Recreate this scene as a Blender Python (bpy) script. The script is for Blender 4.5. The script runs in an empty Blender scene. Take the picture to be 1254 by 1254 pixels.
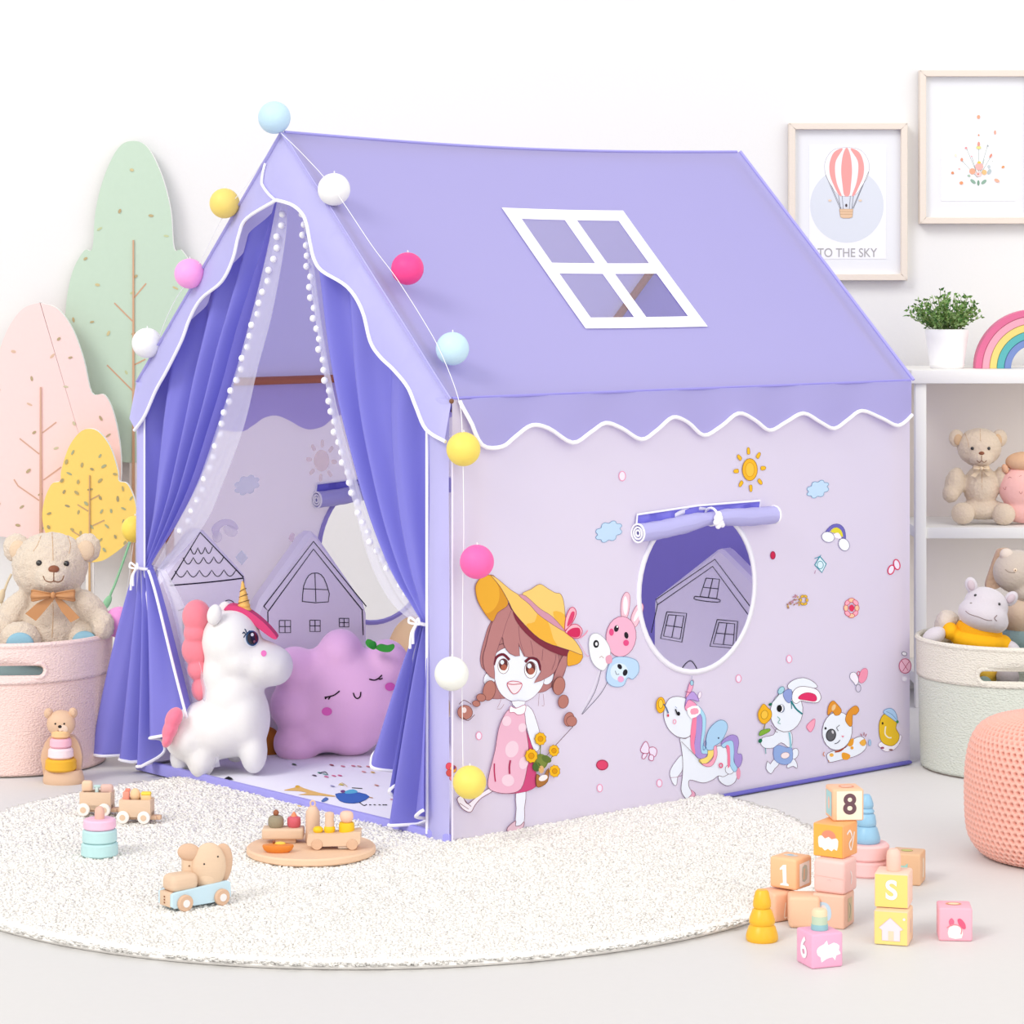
import bpy, bmesh, math, random
from math import sin, cos, pi, radians
from mathutils import Vector, Matrix, Euler, noise
from mathutils.geometry import delaunay_2d_cdt
from mathutils.bvhtree import BVHTree
random.seed(7)
SC = bpy.context.scene
COL = SC.collection
# ------------------------------------------------------------------ camera
F, CX, V0, HC = 3291.4, 627.0, 337.5, 1.0957
cam = bpy.data.cameras.new('camera'); camo = bpy.data.objects.new('camera', cam); COL.objects.link(camo)
camo.location = (0, 0, HC); camo.rotation_euler = (pi/2, 0, 0)
cam.sensor_width = 36; cam.lens = F/1254*36; cam.shift_y = -(627-V0)/1254
cam.clip_start = .1; cam.clip_end = 60
SC.camera = camo
# ------------------------------------------------------------------ light
w = bpy.data.worlds.new('world'); SC.world = w; w.use_nodes = True
w.node_tree.nodes['Background'].inputs[0].default_value = (1.0, .992, .985, 1)
w.node_tree.nodes['Background'].inputs[1].default_value = .85
sl = bpy.data.lights.new('daylight', 'SUN'); sl.energy = 1.25; sl.angle = radians(22); sl.color = (1, .985, .96)
so = bpy.data.objects.new('daylight', sl); COL.objects.link(so)
so.rotation_euler = Vector((.58, .66, -.66)).to_track_quat('-Z', 'Y').to_euler()
so.location = (-3, 0, 4)
s2 = bpy.data.lights.new('fill_light', 'SUN'); s2.energy = .95; s2.angle = radians(60); s2.color = (1, .99, .985)  # soft fill sun, added to brighten the tent's right side; no window there
s2o = bpy.data.objects.new('fill_light', s2); COL.objects.link(s2o)
s2o.rotation_euler = Vector((-.45, .80, -.38)).to_track_quat('-Z', 'Y').to_euler(); s2o.location = (3, 0, 3)
SC.view_settings.view_transform = 'Standard'; SC.view_settings.look = 'None'
SC.view_settings.gamma = 1; SC.view_settings.exposure = 0.10; SC.view_settings.use_curve_mapping = False
# ------------------------------------------------------------------ places
def P(u, v, Y): return Vector(((u-CX)/F*Y, Y, HC+(V0-v)/F*Y))
def FL(u, v, z=0.0):
    return P(u, v, F*(HC-z)/(v-V0))
# ------------------------------------------------------------------ materials
def lin(h):
    h = h.lstrip('#'); r = []
    for i in (0, 2, 4):
        c = int(h[i:i+2], 16)/255; r.append(c/12.92 if c <= .04045 else ((c+.055)/1.055)**2.4)
    return (*r, 1)
MC = {}
def M(hexc, rough=.6, bump=0, scale=80, kind='noise', trans=0, sheen=0, coat=0, var=0, metal=0, alpha=None, sss=0):
    key = (hexc, rough, bump, scale, kind, trans, sheen, coat, var, alpha, sss)
    if key in MC: return MC[key]
    m = bpy.data.materials.new('m_'+hexc.strip('#')); m.use_nodes = True
    nt = m.node_tree; N = nt.nodes; L = nt.links; b = N['Principled BSDF']
    b.inputs['Base Color'].default_value = lin(hexc); b.inputs['Roughness'].default_value = rough
    b.inputs['Specular IOR Level'].default_value = .35 if rough < .6 else .15
    if sheen: b.inputs['Sheen Weight'].default_value = sheen; b.inputs['Sheen Roughness'].default_value = .5
    if coat: b.inputs['Coat Weight'].default_value = coat; b.inputs['Coat Roughness'].default_value = .15
    if sss:
        b.inputs['Subsurface Weight'].default_value = sss; b.inputs['Subsurface Radius'].default_value = (.02, .02, .02); b.inputs['Subsurface Scale'].default_value = .5
    tc = N.new('ShaderNodeTexCoord')
    if bump or var:
        if kind == 'noise':
            t = N.new('ShaderNodeTexNoise'); t.inputs['Scale'].default_value = scale; t.inputs['Detail'].default_value = 4; out = t.outputs['Fac']
        elif kind == 'vor':
            t = N.new('ShaderNodeTexVoronoi'); t.inputs['Scale'].default_value = scale; out = t.outputs['Distance']
        elif kind == 'wood':
            mp = N.new('ShaderNodeMapping'); mp.inputs['Scale'].default_value = (1, 1, 9); L.new(tc.outputs['Object'], mp.inputs[0])
            t = N.new('ShaderNodeTexNoise'); t.inputs['Scale'].default_value = scale; t.inputs['Detail'].default_value = 5; L.new(mp.outputs[0], t.inputs[0]); out = t.outputs['Fac']
        elif kind == 'weave':
            t = N.new('ShaderNodeTexVoronoi'); t.feature = 'SMOOTH_F1'; t.inputs['Scale'].default_value = scale; out = t.outputs['Distance']
            mp = N.new('ShaderNodeMapping'); mp.inputs['Scale'].default_value = (1, 1, 1.6); L.new(tc.outputs['Object'], mp.inputs[0]); L.new(mp.outputs[0], t.inputs['Vector'])
        if kind in ('noise', 'vor'): L.new(tc.outputs['Object'], t.inputs['Vector'])
        if bump:
            bp = N.new('ShaderNodeBump'); bp.inputs['Strength'].default_value = min(1, abs(bump)); bp.inputs['Distance'].default_value = .004
            bp.invert = bump < 0
            L.new(out, bp.inputs['Height']); L.new(bp.outputs[0], b.inputs['Normal'])
        if var:
            mx = N.new('ShaderNodeMix'); mx.data_type = 'RGBA'; c = lin(hexc)
            mx.inputs[6].default_value = tuple(x*(1-var) for x in c[:3])+(1,); mx.inputs[7].default_value = tuple(min(1, x*(1+var)) for x in c[:3])+(1,)
            L.new(out, mx.inputs[0]); L.new(mx.outputs[2], b.inputs['Base Color'])
    o = N['Material Output']
    if trans:
        tr = N.new('ShaderNodeBsdfTranslucent'); tr.inputs[0].default_value = lin(hexc)
        ms = N.new('ShaderNodeMixShader'); ms.inputs[0].default_value = trans
        L.new(b.outputs[0], ms.inputs[1]); L.new(tr.outputs[0], ms.inputs[2]); L.new(ms.outputs[0], o.inputs[0])
    if alpha is not None:
        tp = N.new('ShaderNodeBsdfTransparent'); ms = N.new('ShaderNodeMixShader'); ms.inputs[0].default_value = alpha
        src = o.inputs[0].links[0].from_socket
        L.new(tp.outputs[0], ms.inputs[1]); L.new(src, ms.inputs[2]); L.new(ms.outputs[0], o.inputs[0])
    MC[key] = m; return m
# ------------------------------------------------------------------ objects
RM = {}
def thing(name, label, cat, loc, rotz=0, group=None):
    o = bpy.data.objects.new(name, None); COL.objects.link(o); o.empty_display_size = .02
    o.location = loc; o.rotation_euler = (0, 0, rotz); o['label'] = label; o['category'] = cat
    if group: o['group'] = group
    RM[o] = Matrix.Translation(Vector(loc)) @ Matrix.Rotation(rotz, 4, 'Z'); return o
def tag(o, label, cat, group=None):
    o['label'] = label; o['category'] = cat
    if group: o['group'] = group
    return o
def obj(name, bm, mats, parent=None, loc=None, smooth=True, label=None, sharp=35, keep=False):
    """link bm (in world coordinates) as one mesh object under parent"""
    if parent is not None: m = RM[parent]
    else:
        if loc is None:
            if len(bm.verts):
                xs = [v.co for v in bm.verts]
                loc = Vector(((min(v.x for v in xs)+max(v.x for v in xs))/2, (min(v.y for v in xs)+max(v.y for v in xs))/2, min(v.z for v in xs)))
            else: loc = (0, 0, 0)
        m = Matrix.Translation(Vector(loc))
    bm.transform(m.inverted())
    if not keep: bmesh.ops.recalc_face_normals(bm, faces=bm.faces)
    me = bpy.data.meshes.new(name); bm.to_mesh(me); bm.free()
    if not isinstance(mats, (list, tuple)): mats = [mats]
    for x in mats: me.materials.append(x)
    if smooth:
        me.shade_smooth()
        if sharp: me.set_sharp_from_angle(angle=radians(sharp))
    o = bpy.data.objects.new(name, me); COL.objects.link(o)
    if parent is not None: o.parent = parent
    else: o.location = m.translation
    RM[o] = m
    if label: o['label'] = label
    return o
def BM(): return bmesh.new()
def add(bm, verts, faces, mi=0):
    vs = [bm.verts.new(v) for v in verts]; out = []
    for f in faces:
        try:
            fc = bm.faces.new([vs[i] for i in f]); fc.material_index = mi; out.append(fc)
        except ValueError: pass
    return vs, out
def box(bm, c, s, rz=0, bev=0, mi=0, mat=None, seg=2):
    r = bmesh.ops.create_cube(bm, size=1); vs = r['verts']
    for v in vs: v.co = Vector((v.co.x*s[0], v.co.y*s[1], v.co.z*s[2]))
    if bev:
        es = list({e for v in vs for e in v.link_edges})
        r2 = bmesh.ops.bevel(bm, geom=es, offset=bev, segments=seg, affect='EDGES', profile=.5)
        vs = list({v for f in r2['faces'] for v in f.verts} | {v for v in vs if v.is_valid})
    T = (mat or Matrix.Translation(Vector(c)) @ Matrix.Rotation(rz, 4, 'Z'))
    fs = {f for v in vs for f in v.link_faces}
    for v in vs: v.co = T @ v.co
    for f in fs: f.material_index = mi
    return vs
def lathe(bm, prof, c=(0, 0, 0), seg=32, mi=0, T=None, cap=True):
    T = T or Matrix.Translation(Vector(c)); rings = []; fs = []
    for r, z in prof:
        if r < 1e-6: rings.append([bm.verts.new(T @ Vector((0, 0, z)))])
        else: rings.append([bm.verts.new(T @ Vector((r*cos(2*pi*i/seg), r*sin(2*pi*i/seg), z))) for i in range(seg)])
    for a, b in zip(rings, rings[1:]):
        if len(a) == 1 and len(b) == 1: continue
        for i in range(seg):
            j = (i+1) % seg
            if len(a) == 1: fs.append(bm.faces.new((a[0], b[i], b[j])))
            elif len(b) == 1: fs.append(bm.faces.new((a[i], a[j], b[0])))
            else: fs.append(bm.faces.new((a[i], a[j], b[j], b[i])))
    if cap:
        for rg in (rings[0], rings[-1]):
            if len(rg) > 1: fs.append(bm.faces.new(rg))
    for f in fs: f.material_index = mi
def ell(bm, c, r, rot=(0, 0, 0), seg=24, mi=0):
    if not isinstance(r, (tuple, list, Vector)): r = (r, r, r)
    T = Matrix.Translation(Vector(c)) @ Euler(rot).to_matrix().to_4x4() @ Matrix.Diagonal((*r, 1))
    q = bmesh.ops.create_uvsphere(bm, u_segments=seg, v_segments=max(6, seg*2//3), radius=1, matrix=T)
    for f in {f for v in q['verts'] for f in v.link_faces}: f.material_index = mi
def tube(bm, pts, r, seg=8, closed=False, mi=0, cap=True):
    pts = [Vector(p) for p in pts]; n = len(pts)
    rr = r if isinstance(r, (list, tuple)) else [r]*n
    rings = []; prev = None
    for i, p in enumerate(pts):
        if closed: t = (pts[(i+1) % n]-pts[i-1])
        else: t = pts[min(n-1, i+1)]-pts[max(0, i-1)]
        if t.length < 1e-9: t = Vector((0, 0, 1))
        t.normalize()
        if prev is None:
            prev = t.orthogonal().normalized()
        else:
            prev = (prev-t*prev.dot(t))
            prev = prev.normalized() if prev.length > 1e-6 else t.orthogonal().normalized()
        q = t.cross(prev)
        rings.append([bm.verts.new(p+rr[i]*(cos(2*pi*k/seg)*prev+sin(2*pi*k/seg)*q)) for k in range(seg)])
    fs = []
    for i in range(n if closed else n-1):
        a, b = rings[i], rings[(i+1) % n]
        for k in range(seg): fs.append(bm.faces.new((a[k], a[(k+1) % seg], b[(k+1) % seg], b[k])))
    if cap and not closed: fs.append(bm.faces.new(rings[0][::-1])); fs.append(bm.faces.new(rings[-1]))
    for f in fs: f.material_index = mi
def cr(pts, n=6, closed=False):
    """catmull-rom through pts (any dimension)"""
    pts = [tuple(p) for p in pts]; N = len(pts); out = []
    d = len(pts[0])
    for i in range(N if closed else N-1):
        if closed: a, b, c, e = pts[i-1], pts[i], pts[(i+1) % N], pts[(i+2) % N]
        else: a, b, c, e = pts[max(0, i-1)], pts[i], pts[i+1], pts[min(N-1, i+2)]
        for k in range(n):
            t = k/n
            out.append(tuple(.5*((2*b[j])+(-a[j]+c[j])*t+(2*a[j]-5*b[j]+4*c[j]-e[j])*t*t+(-a[j]+3*b[j]-3*c[j]+e[j])*t**3) for j in range(d)))
    if not closed: out.append(pts[-1])
    return out
def samp(pts, t):
    """point at fraction t of polyline length"""
    L = [0]
    for a, b in zip(pts, pts[1:]): L.append(L[-1]+math.dist(a, b))
    x = t*L[-1]
    for i in range(len(pts)-1):
        if x <= L[i+1] or i == len(pts)-2:
            k = (x-L[i])/max(1e-9, L[i+1]-L[i]); return tuple(p+(q-p)*k for p, q in zip(pts[i], pts[i+1]))
def inside(p, poly):
    x, y = p; c = False; j = len(poly)-1
    for i in range(len(poly)):
        xi, yi = poly[i]; xj, yj = poly[j]
        if (yi > y) != (yj > y) and x < (xj-xi)*(y-yi)/(yj-yi)+xi: c = not c
        j = i
    return c
def sheet(bm, outline, fn, holes=(), sp=.03, mi=0):
    """triangulated sheet with holes; fn maps (x,y) to a world point"""
    pts = [Vector(p) for p in outline]; edges = [(i, (i+1) % len(pts)) for i in range(len(pts))]
    for h in holes:
        o = len(pts); pts += [Vector(p) for p in h]; edges += [(o+i, o+(i+1) % len(h)) for i in range(len(h))]
    x0, x1 = min(p[0] for p in outline), max(p[0] for p in outline); y0, y1 = min(p[1] for p in outline), max(p[1] for p in outline)
    bnd = [p.copy() for p in pts]
    if sp:
        nx, ny = int((x1-x0)/sp), int((y1-y0)/sp)
        for i in range(1, nx+1):
            for j in range(1, ny+1):
                p = (x0+(i-.5)*(x1-x0)/nx+(j % 2-.5)*.01*sp, y0+(j-.5)*(y1-y0)/ny)
                if inside(p, outline) and not any(inside(p, h) for h in holes) and min((q-Vector(p)).length_squared for q in bnd) > (.35*sp)**2:
                    pts.append(Vector(p))
    r = delaunay_2d_cdt(pts, edges, [], 0, 1e-7)
    vs = [bm.verts.new(fn(v.x, v.y)) for v in r[0]]
    for f in r[2]:
        c = sum((r[0][i] for i in f), Vector((0, 0)))/len(f)
        if inside(c, outline) and not any(inside(c, h) for h in holes):
            bm.faces.new([vs[i] for i in f]).material_index = mi
def prism(bm, outline, fn, depth, mi=0, mside=None, bev=0):
    """solid from a 2-D outline; fn(x,y,d) maps to world, d in 0..depth"""
    n = len(outline); mside = mi if mside is None else mside
    def ring(d, ins=0):
        o = outline
        if ins:
            q = []
            for i in range(n):
                a, b, c = Vector(o[i-1]), Vector(o[i]), Vector(o[(i+1) % n])
                t = (c-a)
                if t.length < 1e-9: q.append(tuple(b)); continue
                t.normalize(); q.append(tuple(b+Vector((-t.y, t.x))*ins*S))
            o = q
        return [bm.verts.new(fn(x, y, d)) for x, y in o]
    area = sum(outline[i-1][0]*outline[i][1]-outline[i][0]*outline[i-1][1] for i in range(n)); S = 1 if area > 0 else -1
    rings = [ring(0, bev), ring(bev), ring(depth-bev), ring(depth, bev)] if bev else [ring(0), ring(depth)]
    for a, b in zip(rings, rings[1:]):
        for i in range(n):
            j = (i+1) % n; bm.faces.new((a[i], a[j], b[j], b[i])).material_index = mside
    bm.faces.new(rings[0]).material_index = mi; bm.faces.new(rings[-1][::-1]).material_index = mi
def grid(bm, nu, nv, fn, mi=0, closed_u=False):
    vs = [[bm.verts.new(fn(i/(nu), j/(nv))) for j in range(nv+1)] for i in range(nu if closed_u else nu+1)]
    for i in range(nu):
        for j in range(nv):
            i2 = (i+1) % nu if closed_u else i+1
            bm.faces.new((vs[i][j], vs[i2][j], vs[i2][j+1], vs[i][j+1])).material_index = mi
def solid(o, t):
    md = o.modifiers.new('solidify', 'SOLIDIFY'); md.thickness = t; md.offset = 0; return o
TEX = {}
def blob(name, bm, mats, parent=None, vox=.004, smooth=6, fur=0, fs=.012, loc=None, label=None):
    """melt overlapping volumes of bm into one continuous soft body"""
    bmesh.ops.recalc_face_normals(bm, faces=bm.faces)
    o = obj(name, bm, mats, parent, loc, label=label, sharp=0)
    r = o.modifiers.new('r', 'REMESH'); r.mode = 'VOXEL'; r.voxel_size = vox; r.use_smooth_shade = True
    if smooth:
        s = o.modifiers.new('s', 'SMOOTH'); s.iterations = smooth; s.factor = .5
    if fur:
        if fs not in TEX:
            t = bpy.data.textures.new('fur', 'CLOUDS'); t.noise_scale = fs; t.noise_depth = 1; TEX[fs] = t
        d = o.modifiers.new('d', 'DISPLACE'); d.texture = TEX[fs]; d.strength = fur; d.mid_level = .5; d.texture_coords = 'LOCAL'
    dg = bpy.context.evaluated_depsgraph_get(); dg.update()
    ev = o.evaluated_get(dg); me = bpy.data.meshes.new_from_object(ev)
    o.modifiers.clear(); old = o.data; o.data = me; me.name = name
    bpy.data.meshes.remove(old); me.shade_smooth()
    return o
def bvh(o):
    m = RM[o]; me = o.data
    return BVHTree.FromPolygons([m @ v.co for v in me.vertices], [tuple(p.vertices) for p in me.polygons])
def hit(bv, u, v):
    d = Vector(((u-CX)/F, 1, (V0-v)/F)).normalized()
    r = bv.ray_cast(Vector((0, 0, HC)), d); return (r[0], r[1]) if r[0] else (None, None)
def thread(bm, bv, pts, r, n=5, mi=0, lift=.3):
    q = []
    for (u, v) in cr(pts, n):
        p, nn = hit(bv, u, v)
        if p: q.append(p+nn*r*lift)
    if len(q) > 1: tube(bm, q, r, 6, mi=mi)
def bead(bm, bv, u, v, r, flat=.6, sink=0.0, mi=0, asp=1, rot=0):
    p, n = hit(bv, u, v)
    if not p: return
    q = n.to_track_quat('Z', 'Y').to_matrix().to_4x4()
    ell(bm, (0, 0, 0), (1e-3,)*3, seg=6) if False else None
    T = Matrix.Translation(p-n*sink) @ q @ Matrix.Rotation(rot, 4, 'Z') @ Matrix.Diagonal((r, r*asp, r*flat, 1))
    g = bmesh.ops.create_uvsphere(bm, u_segments=16, v_segments=10, radius=1, matrix=T)
    for f in {f for x in g['verts'] for f in x.link_faces}: f.material_index = mi
def patch(name, bv, pts, mt, parent, off=.0015, sm=6, label=None):
    """flat sewn or printed patch following a surface, outlined in view"""
    ol = cr(pts, sm, True) if sm else pts
    bm = BM()
    sp = max(1.2, (max(p[0] for p in ol)-min(p[0] for p in ol))/14)
    def fn(x, y):
        p, n = hit(bv, x, y)
        return (p+n*off) if p else P(x, y, 5.9)
    sheet(bm, ol, fn, sp=sp)
    return obj(name, bm, mt, parent, label=label, sharp=0)
def lobj(name, bm, mats, parent, **k):
    bm.transform(RM[parent]); return obj(name, bm, mats, parent, **k)
def copy_thing(root, loc, rotz=0, label=None):
    r = root.copy(); COL.objects.link(r); r.location = loc; r.rotation_euler = (0, 0, rotz)
    if label: r['label'] = label
    RM[r] = Matrix.Translation(Vector(loc)) @ Matrix.Rotation(rotz, 4, 'Z')
    for ch in list(root.children):
        c = ch.copy(); COL.objects.link(c); c.parent = r; RM[c] = RM[r]
        for g in ch.children:
            d = g.copy(); COL.objects.link(d); d.parent = c; RM[d] = RM[r]
    return r
# ------------------------------------------------------------------ printed art on a plane
class Art:
    def __init__(s, fn, tr=0): s.tr = tr; s.bm = BM(); s.fn = fn; s.mats = []; s.lay = 0; s.o = (0, 0, 1)
    def frame(s, ox, oy, sc): s.o = (ox, oy, sc); return s
    def mi(s, c):
        m = M(c, .75, trans=s.tr, alpha=.4 if s.tr else None)
        if m not in s.mats: s.mats.append(m)
        return s.mats.index(m)
    def X(s, p): return (s.o[0]+p[0]/s.o[2], s.o[1]+p[1]/s.o[2])
    def poly(s, pts, c, sm=5, ol=None, w=1.0):
        q = [s.X(p) for p in pts]
        if sm: q = cr(q, sm, True)
        s.lay += 1; k = s.lay
        v = [s.bm.verts.new(s.fn(x, y, k)) for x, y in q]
        try: s.bm.faces.new(v).material_index = s.mi(c)
        except ValueError: pass
        if ol: s._line(q+[q[0]], w, ol)
    def _line(s, q, w, c):
        s.lay += 1; k = s.lay; mi = s.mi(c); L = []; n = len(q)
        for i in range(n):
            a, b = q[max(0, i-1)], q[min(n-1, i+1)]; dx, dy = b[0]-a[0], b[1]-a[1]; l = math.hypot(dx, dy) or 1
            nx, ny = -dy/l*w/2, dx/l*w/2
            L.append((s.bm.verts.new(s.fn(q[i][0]+nx, q[i][1]+ny, k)), s.bm.verts.new(s.fn(q[i][0]-nx, q[i][1]-ny, k))))
        for (a, b), (c2, d) in zip(L, L[1:]): s.bm.faces.new((a, b, d, c2)).material_index = mi
    def line(s, pts, w, c, sm=5):
        q = [s.X(p) for p in pts]; s._line(cr(q, sm) if sm else q, w, c)
    def ell(s, x, y, rx, ry, c, rot=0, ol=None, w=1.0, n=20):
        pts = [(x+rx*cos(t)*cos(rot)-ry*sin(t)*sin(rot), y+rx*cos(t)*sin(rot)+ry*sin(t)*cos(rot)) for t in [2*pi*i/n for i in range(n)]]
        if c: s.poly(pts, c, 0, ol, w)
        else: s.line(pts+[pts[0]], w, ol, 0)
    def done(s, name, parent, label=None):
        return obj(name, s.bm, s.mats, parent, smooth=False, label=label, keep=True)
def text_mesh(txt, size, place, mt, name, parent, extr=.0003, bold=.025):
    """letters as a mesh; place maps local (x,y,z) to world"""
    cu = bpy.data.curves.new('t', 'FONT'); cu.body = txt; cu.size = size; cu.align_x = 'CENTER'; cu.align_y = 'CENTER'; cu.extrude = extr; cu.offset = size*bold
    to = bpy.data.objects.new('t', cu); COL.objects.link(to)
    dg = bpy.context.evaluated_depsgraph_get(); dg.update()
    me = bpy.data.meshes.new_from_object(to.evaluated_get(dg)); bm = BM(); bm.from_mesh(me)
    bpy.data.objects.remove(to); bpy.data.curves.remove(cu); bpy.data.meshes.remove(me)
    for v in bm.verts: v.co = place(v.co.x, v.co.y, v.co.z)
    for f in bm.faces: f.material_index = 0
    return obj(name, bm, mt, parent, smooth=False)
# ------------------------------------------------------------------ the room
WY = 7.2
bm = BM(); add(bm, [(-4, 0.5, 0), (4, 0.5, 0), (4, WY, 0), (-4, WY, 0), (-4, .5, -.05), (4, .5, -.05), (4, WY, -.05), (-4, WY, -.05)], [(0, 1, 2, 3), (4, 5, 6, 7), (0, 1, 5, 4), (1, 2, 6, 5), (2, 3, 7, 6), (3, 0, 4, 7)])
o = obj('floor', bm, M('#dad8d6', .55, .08, 60, var=.015), smooth=False, loc=(0, 0, 0)); o['kind'] = 'structure'
bm = BM(); box(bm, (0, WY+.05, 1.5), (8, .1, 3.1))
o = obj('wall_back', bm, M('#e5e4e3', .85, .05, 150, var=.01), smooth=False); o['kind'] = 'structure'
# ------------------------------------------------------------------ the tent
TL, TWd, TE, TR = 1.34, 1.0746, .86, 1.3915
YAW = .8498
T0 = Vector((-.1147, 5.1415, 0)); Td = Vector((sin(YAW), cos(YAW), 0)); Te = Vector((-cos(YAW), sin(YAW), 0))
def TW(a, b, z): return T0+Td*a+Te*b+Vector((0, 0, z))
def ray(u, v): return Vector(((u-CX)/F, 1, (V0-v)/F))
def onside(u, v, b=0.0):      # point of a plane parallel to the side panels -> (a,z)
    r = ray(u, v); t = (b+T0.dot(Te))/r.dot(Te); p = r*t; return ((p-T0).dot(Td), HC+p.z)
def onfront(u, v, a=0.0):     # point of a plane parallel to the front -> (b,z)
    r = ray(u, v); t = (a+T0.dot(Td))/r.dot(Td); p = r*t; return ((p-T0).dot(Te), HC+p.z)
def SM(b0, sgn=-1, dl=.00006):
    def fn(u, v, k=0):
        a, z = onside(u, v, b0); return TW(a, b0+sgn*(.0012+dl*k), z)
    return fn
tent = thing('play_tent', 'large purple house-shaped play tent with scalloped roof and printed lilac side', 'play tent', TW(TL/2, TWd/2, 0), pi/2-YAW)
ROOF = M('#bdb8ea', .55, .25, 5, trans=.38)
SIDE = M('#f3ecf8', .7, .10, 6, trans=.38)
CURT = M('#8a88e0', .45, .08, 30, trans=.25)
TRIM = M('#c3c0f0', .5, .2, 6, trans=.2)
WHT = M('#f6f5fb', .7)
POLE = M('#b8704f', .5, .1, 30, 'wood')
NR = Vector((0, -(TR-TE), -(TWd/2)))  # unused helper vector
def sag(a, t):
    s = sin(pi*min(1, max(0, a/TL)))
    return -.014*s*t*t - .010*s*sin(pi*t)
def roofpt(a, t, side=0, off=0.0):
    """t 0 at the eave, 1 at the ridge"""
    b = TWd/2*t if side == 0 else TWd-TWd/2*t
    n = Vector((0, -.703, .711)) if side == 0 else Vector((0, .703, .711))
    return TW(a, b+n.y*off, TE+(TR-TE)*t+sag(a, t)+n.z*off)
def onroof(u, v):             # right slope -> (a,t)
    n = Vector((0, 0, 0)); A = TW(0, 0, TE); B = TW(0, TWd/2, TR); D = Td
    nn = D.cross(B-A).normalized(); r = ray(u, v); c = Vector((0, 0, HC))
    k = (A-c).dot(nn)/r.dot(nn); p = c+r*k
    return ((p-T0).dot(Td), (p.z-TE)/(TR-TE))
# roof window rectangle in roof coordinates
q = [onroof(*p) for p in ((613, 247), (760, 252), (868, 396), (717, 400))]
ra0 = (q[0][0]+q[3][0])/2; ra1 = (q[1][0]+q[2][0])/2; rt1 = (q[0][1]+q[1][1])/2; rt0 = (q[2][1]+q[3][1])/2
sa = (q[3][0]-q[0][0])/2
hole = [(ra0+.01, rt0+.02), (ra1-.01, rt0+.02), (ra1-.01, rt1-.02), (ra0+.01, rt1-.02)]
def dens(pts, n=8):
    o = []
    for i in range(len(pts)):
        a, b = pts[i], pts[(i+1) % len(pts)]
        for k in range(n): o.append((a[0]+(b[0]-a[0])*k/n, a[1]+(b[1]-a[1])*k/n))
    return o
for side in (0, 1):
    bm = BM()
    out = dens([(-.012, 0), (TL+.012, 0), (TL+.012, 1), (-.012, 1)], 40)
    sheet(bm, out, lambda x, y: roofpt(x, y, side), [dens(hole)] if side == 0 else [], sp=.035)
    rp = obj('roof_panel', bm, ROOF, tent, label='roof slope with a clear window' if side == 0 else 'far roof slope', sharp=0)
    if side == 0:
        bm = BM(); bw = .036; bt = .044; tm = (rt0+rt1)/2; am = (ra0+ra1)/2
        def bar(a0, a1, t0, t1):
            n = 10
            grid(bm, n, n, lambda x, y: roofpt(a0+(a1-a0)*x, t0+(t1-t0)*y, 0, .003))
        bar(ra0, ra1, rt1-bt, rt1); bar(ra0, ra1, rt0, rt0+bt)
        bar(ra0, ra0+bw, rt0+bt, rt1-bt); bar(ra1-bw, ra1, rt0+bt, rt1-bt)
        bar(am-bw/2, am+bw/2, rt0+bt, rt1-bt)
        bar(ra0+bw, am-bw/2, tm-bt/2, tm+bt/2); bar(am+bw/2, ra1-bw, tm-bt/2, tm+bt/2)
        wf = obj('window_frame', bm, WHT, rp, sharp=0); RM[wf] = RM[tent]
        for (a0, a1) in ((ra0+bw, am-bw/2), (am+bw/2, ra1-bw)):
            for (t0, t1) in ((rt0+bt, tm-bt/2), (tm+bt/2, rt1-bt)):
                bm = BM(); grid(bm, 4, 4, lambda x, y: roofpt(a0+(a1-a0)*x, t0+(t1-t0)*y, 0, .001))
                obj('window_pane', bm, M('#f2f0ff', .12, alpha=.16), rp, sharp=0)
        # piping along far gable edge and ridge
        bm = BM(); tube(bm, [roofpt(TL+.012, t/20, 0, .002) for t in range(21)], .0035); tube(bm, [roofpt(a/30*TL, 1, 0, .001) for a in range(31)], .003)
        obj('roof_seam', bm, M('#a39ee2', .5), rp)
# wooden frame poles
def pole(a, b): 
    bm = BM(); tube(bm, [a, b], .0095, 12); obj('frame_pole', bm, POLE, tent)
e_ = .014
for (a, b) in ((.06, .03), (TL-.03, .03), (.06, TWd-.03), (TL-.03, TWd-.03)):
    pole(TW(a, b, .02), TW(a, b, TE-e_))
for a, dz in ((.012, .014), (TL-.025, .03)):
    pole(TW(a, .01, TE-.004), TW(a, TWd/2, TR-dz)); pole(TW(a, TWd-.01, TE-.004), TW(a, TWd/2, TR-dz))
pole(TW(.02, TWd/2, TR-.03), TW(TL-.02, TWd/2, TR-.03))
pole(TW(.02, .02, TE-.02), TW(TL-.02, .02, TE-.02)); pole(TW(.02, TWd-.02, TE-.005), TW(TL-.02, TWd-.02, TE-.005))
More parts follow.
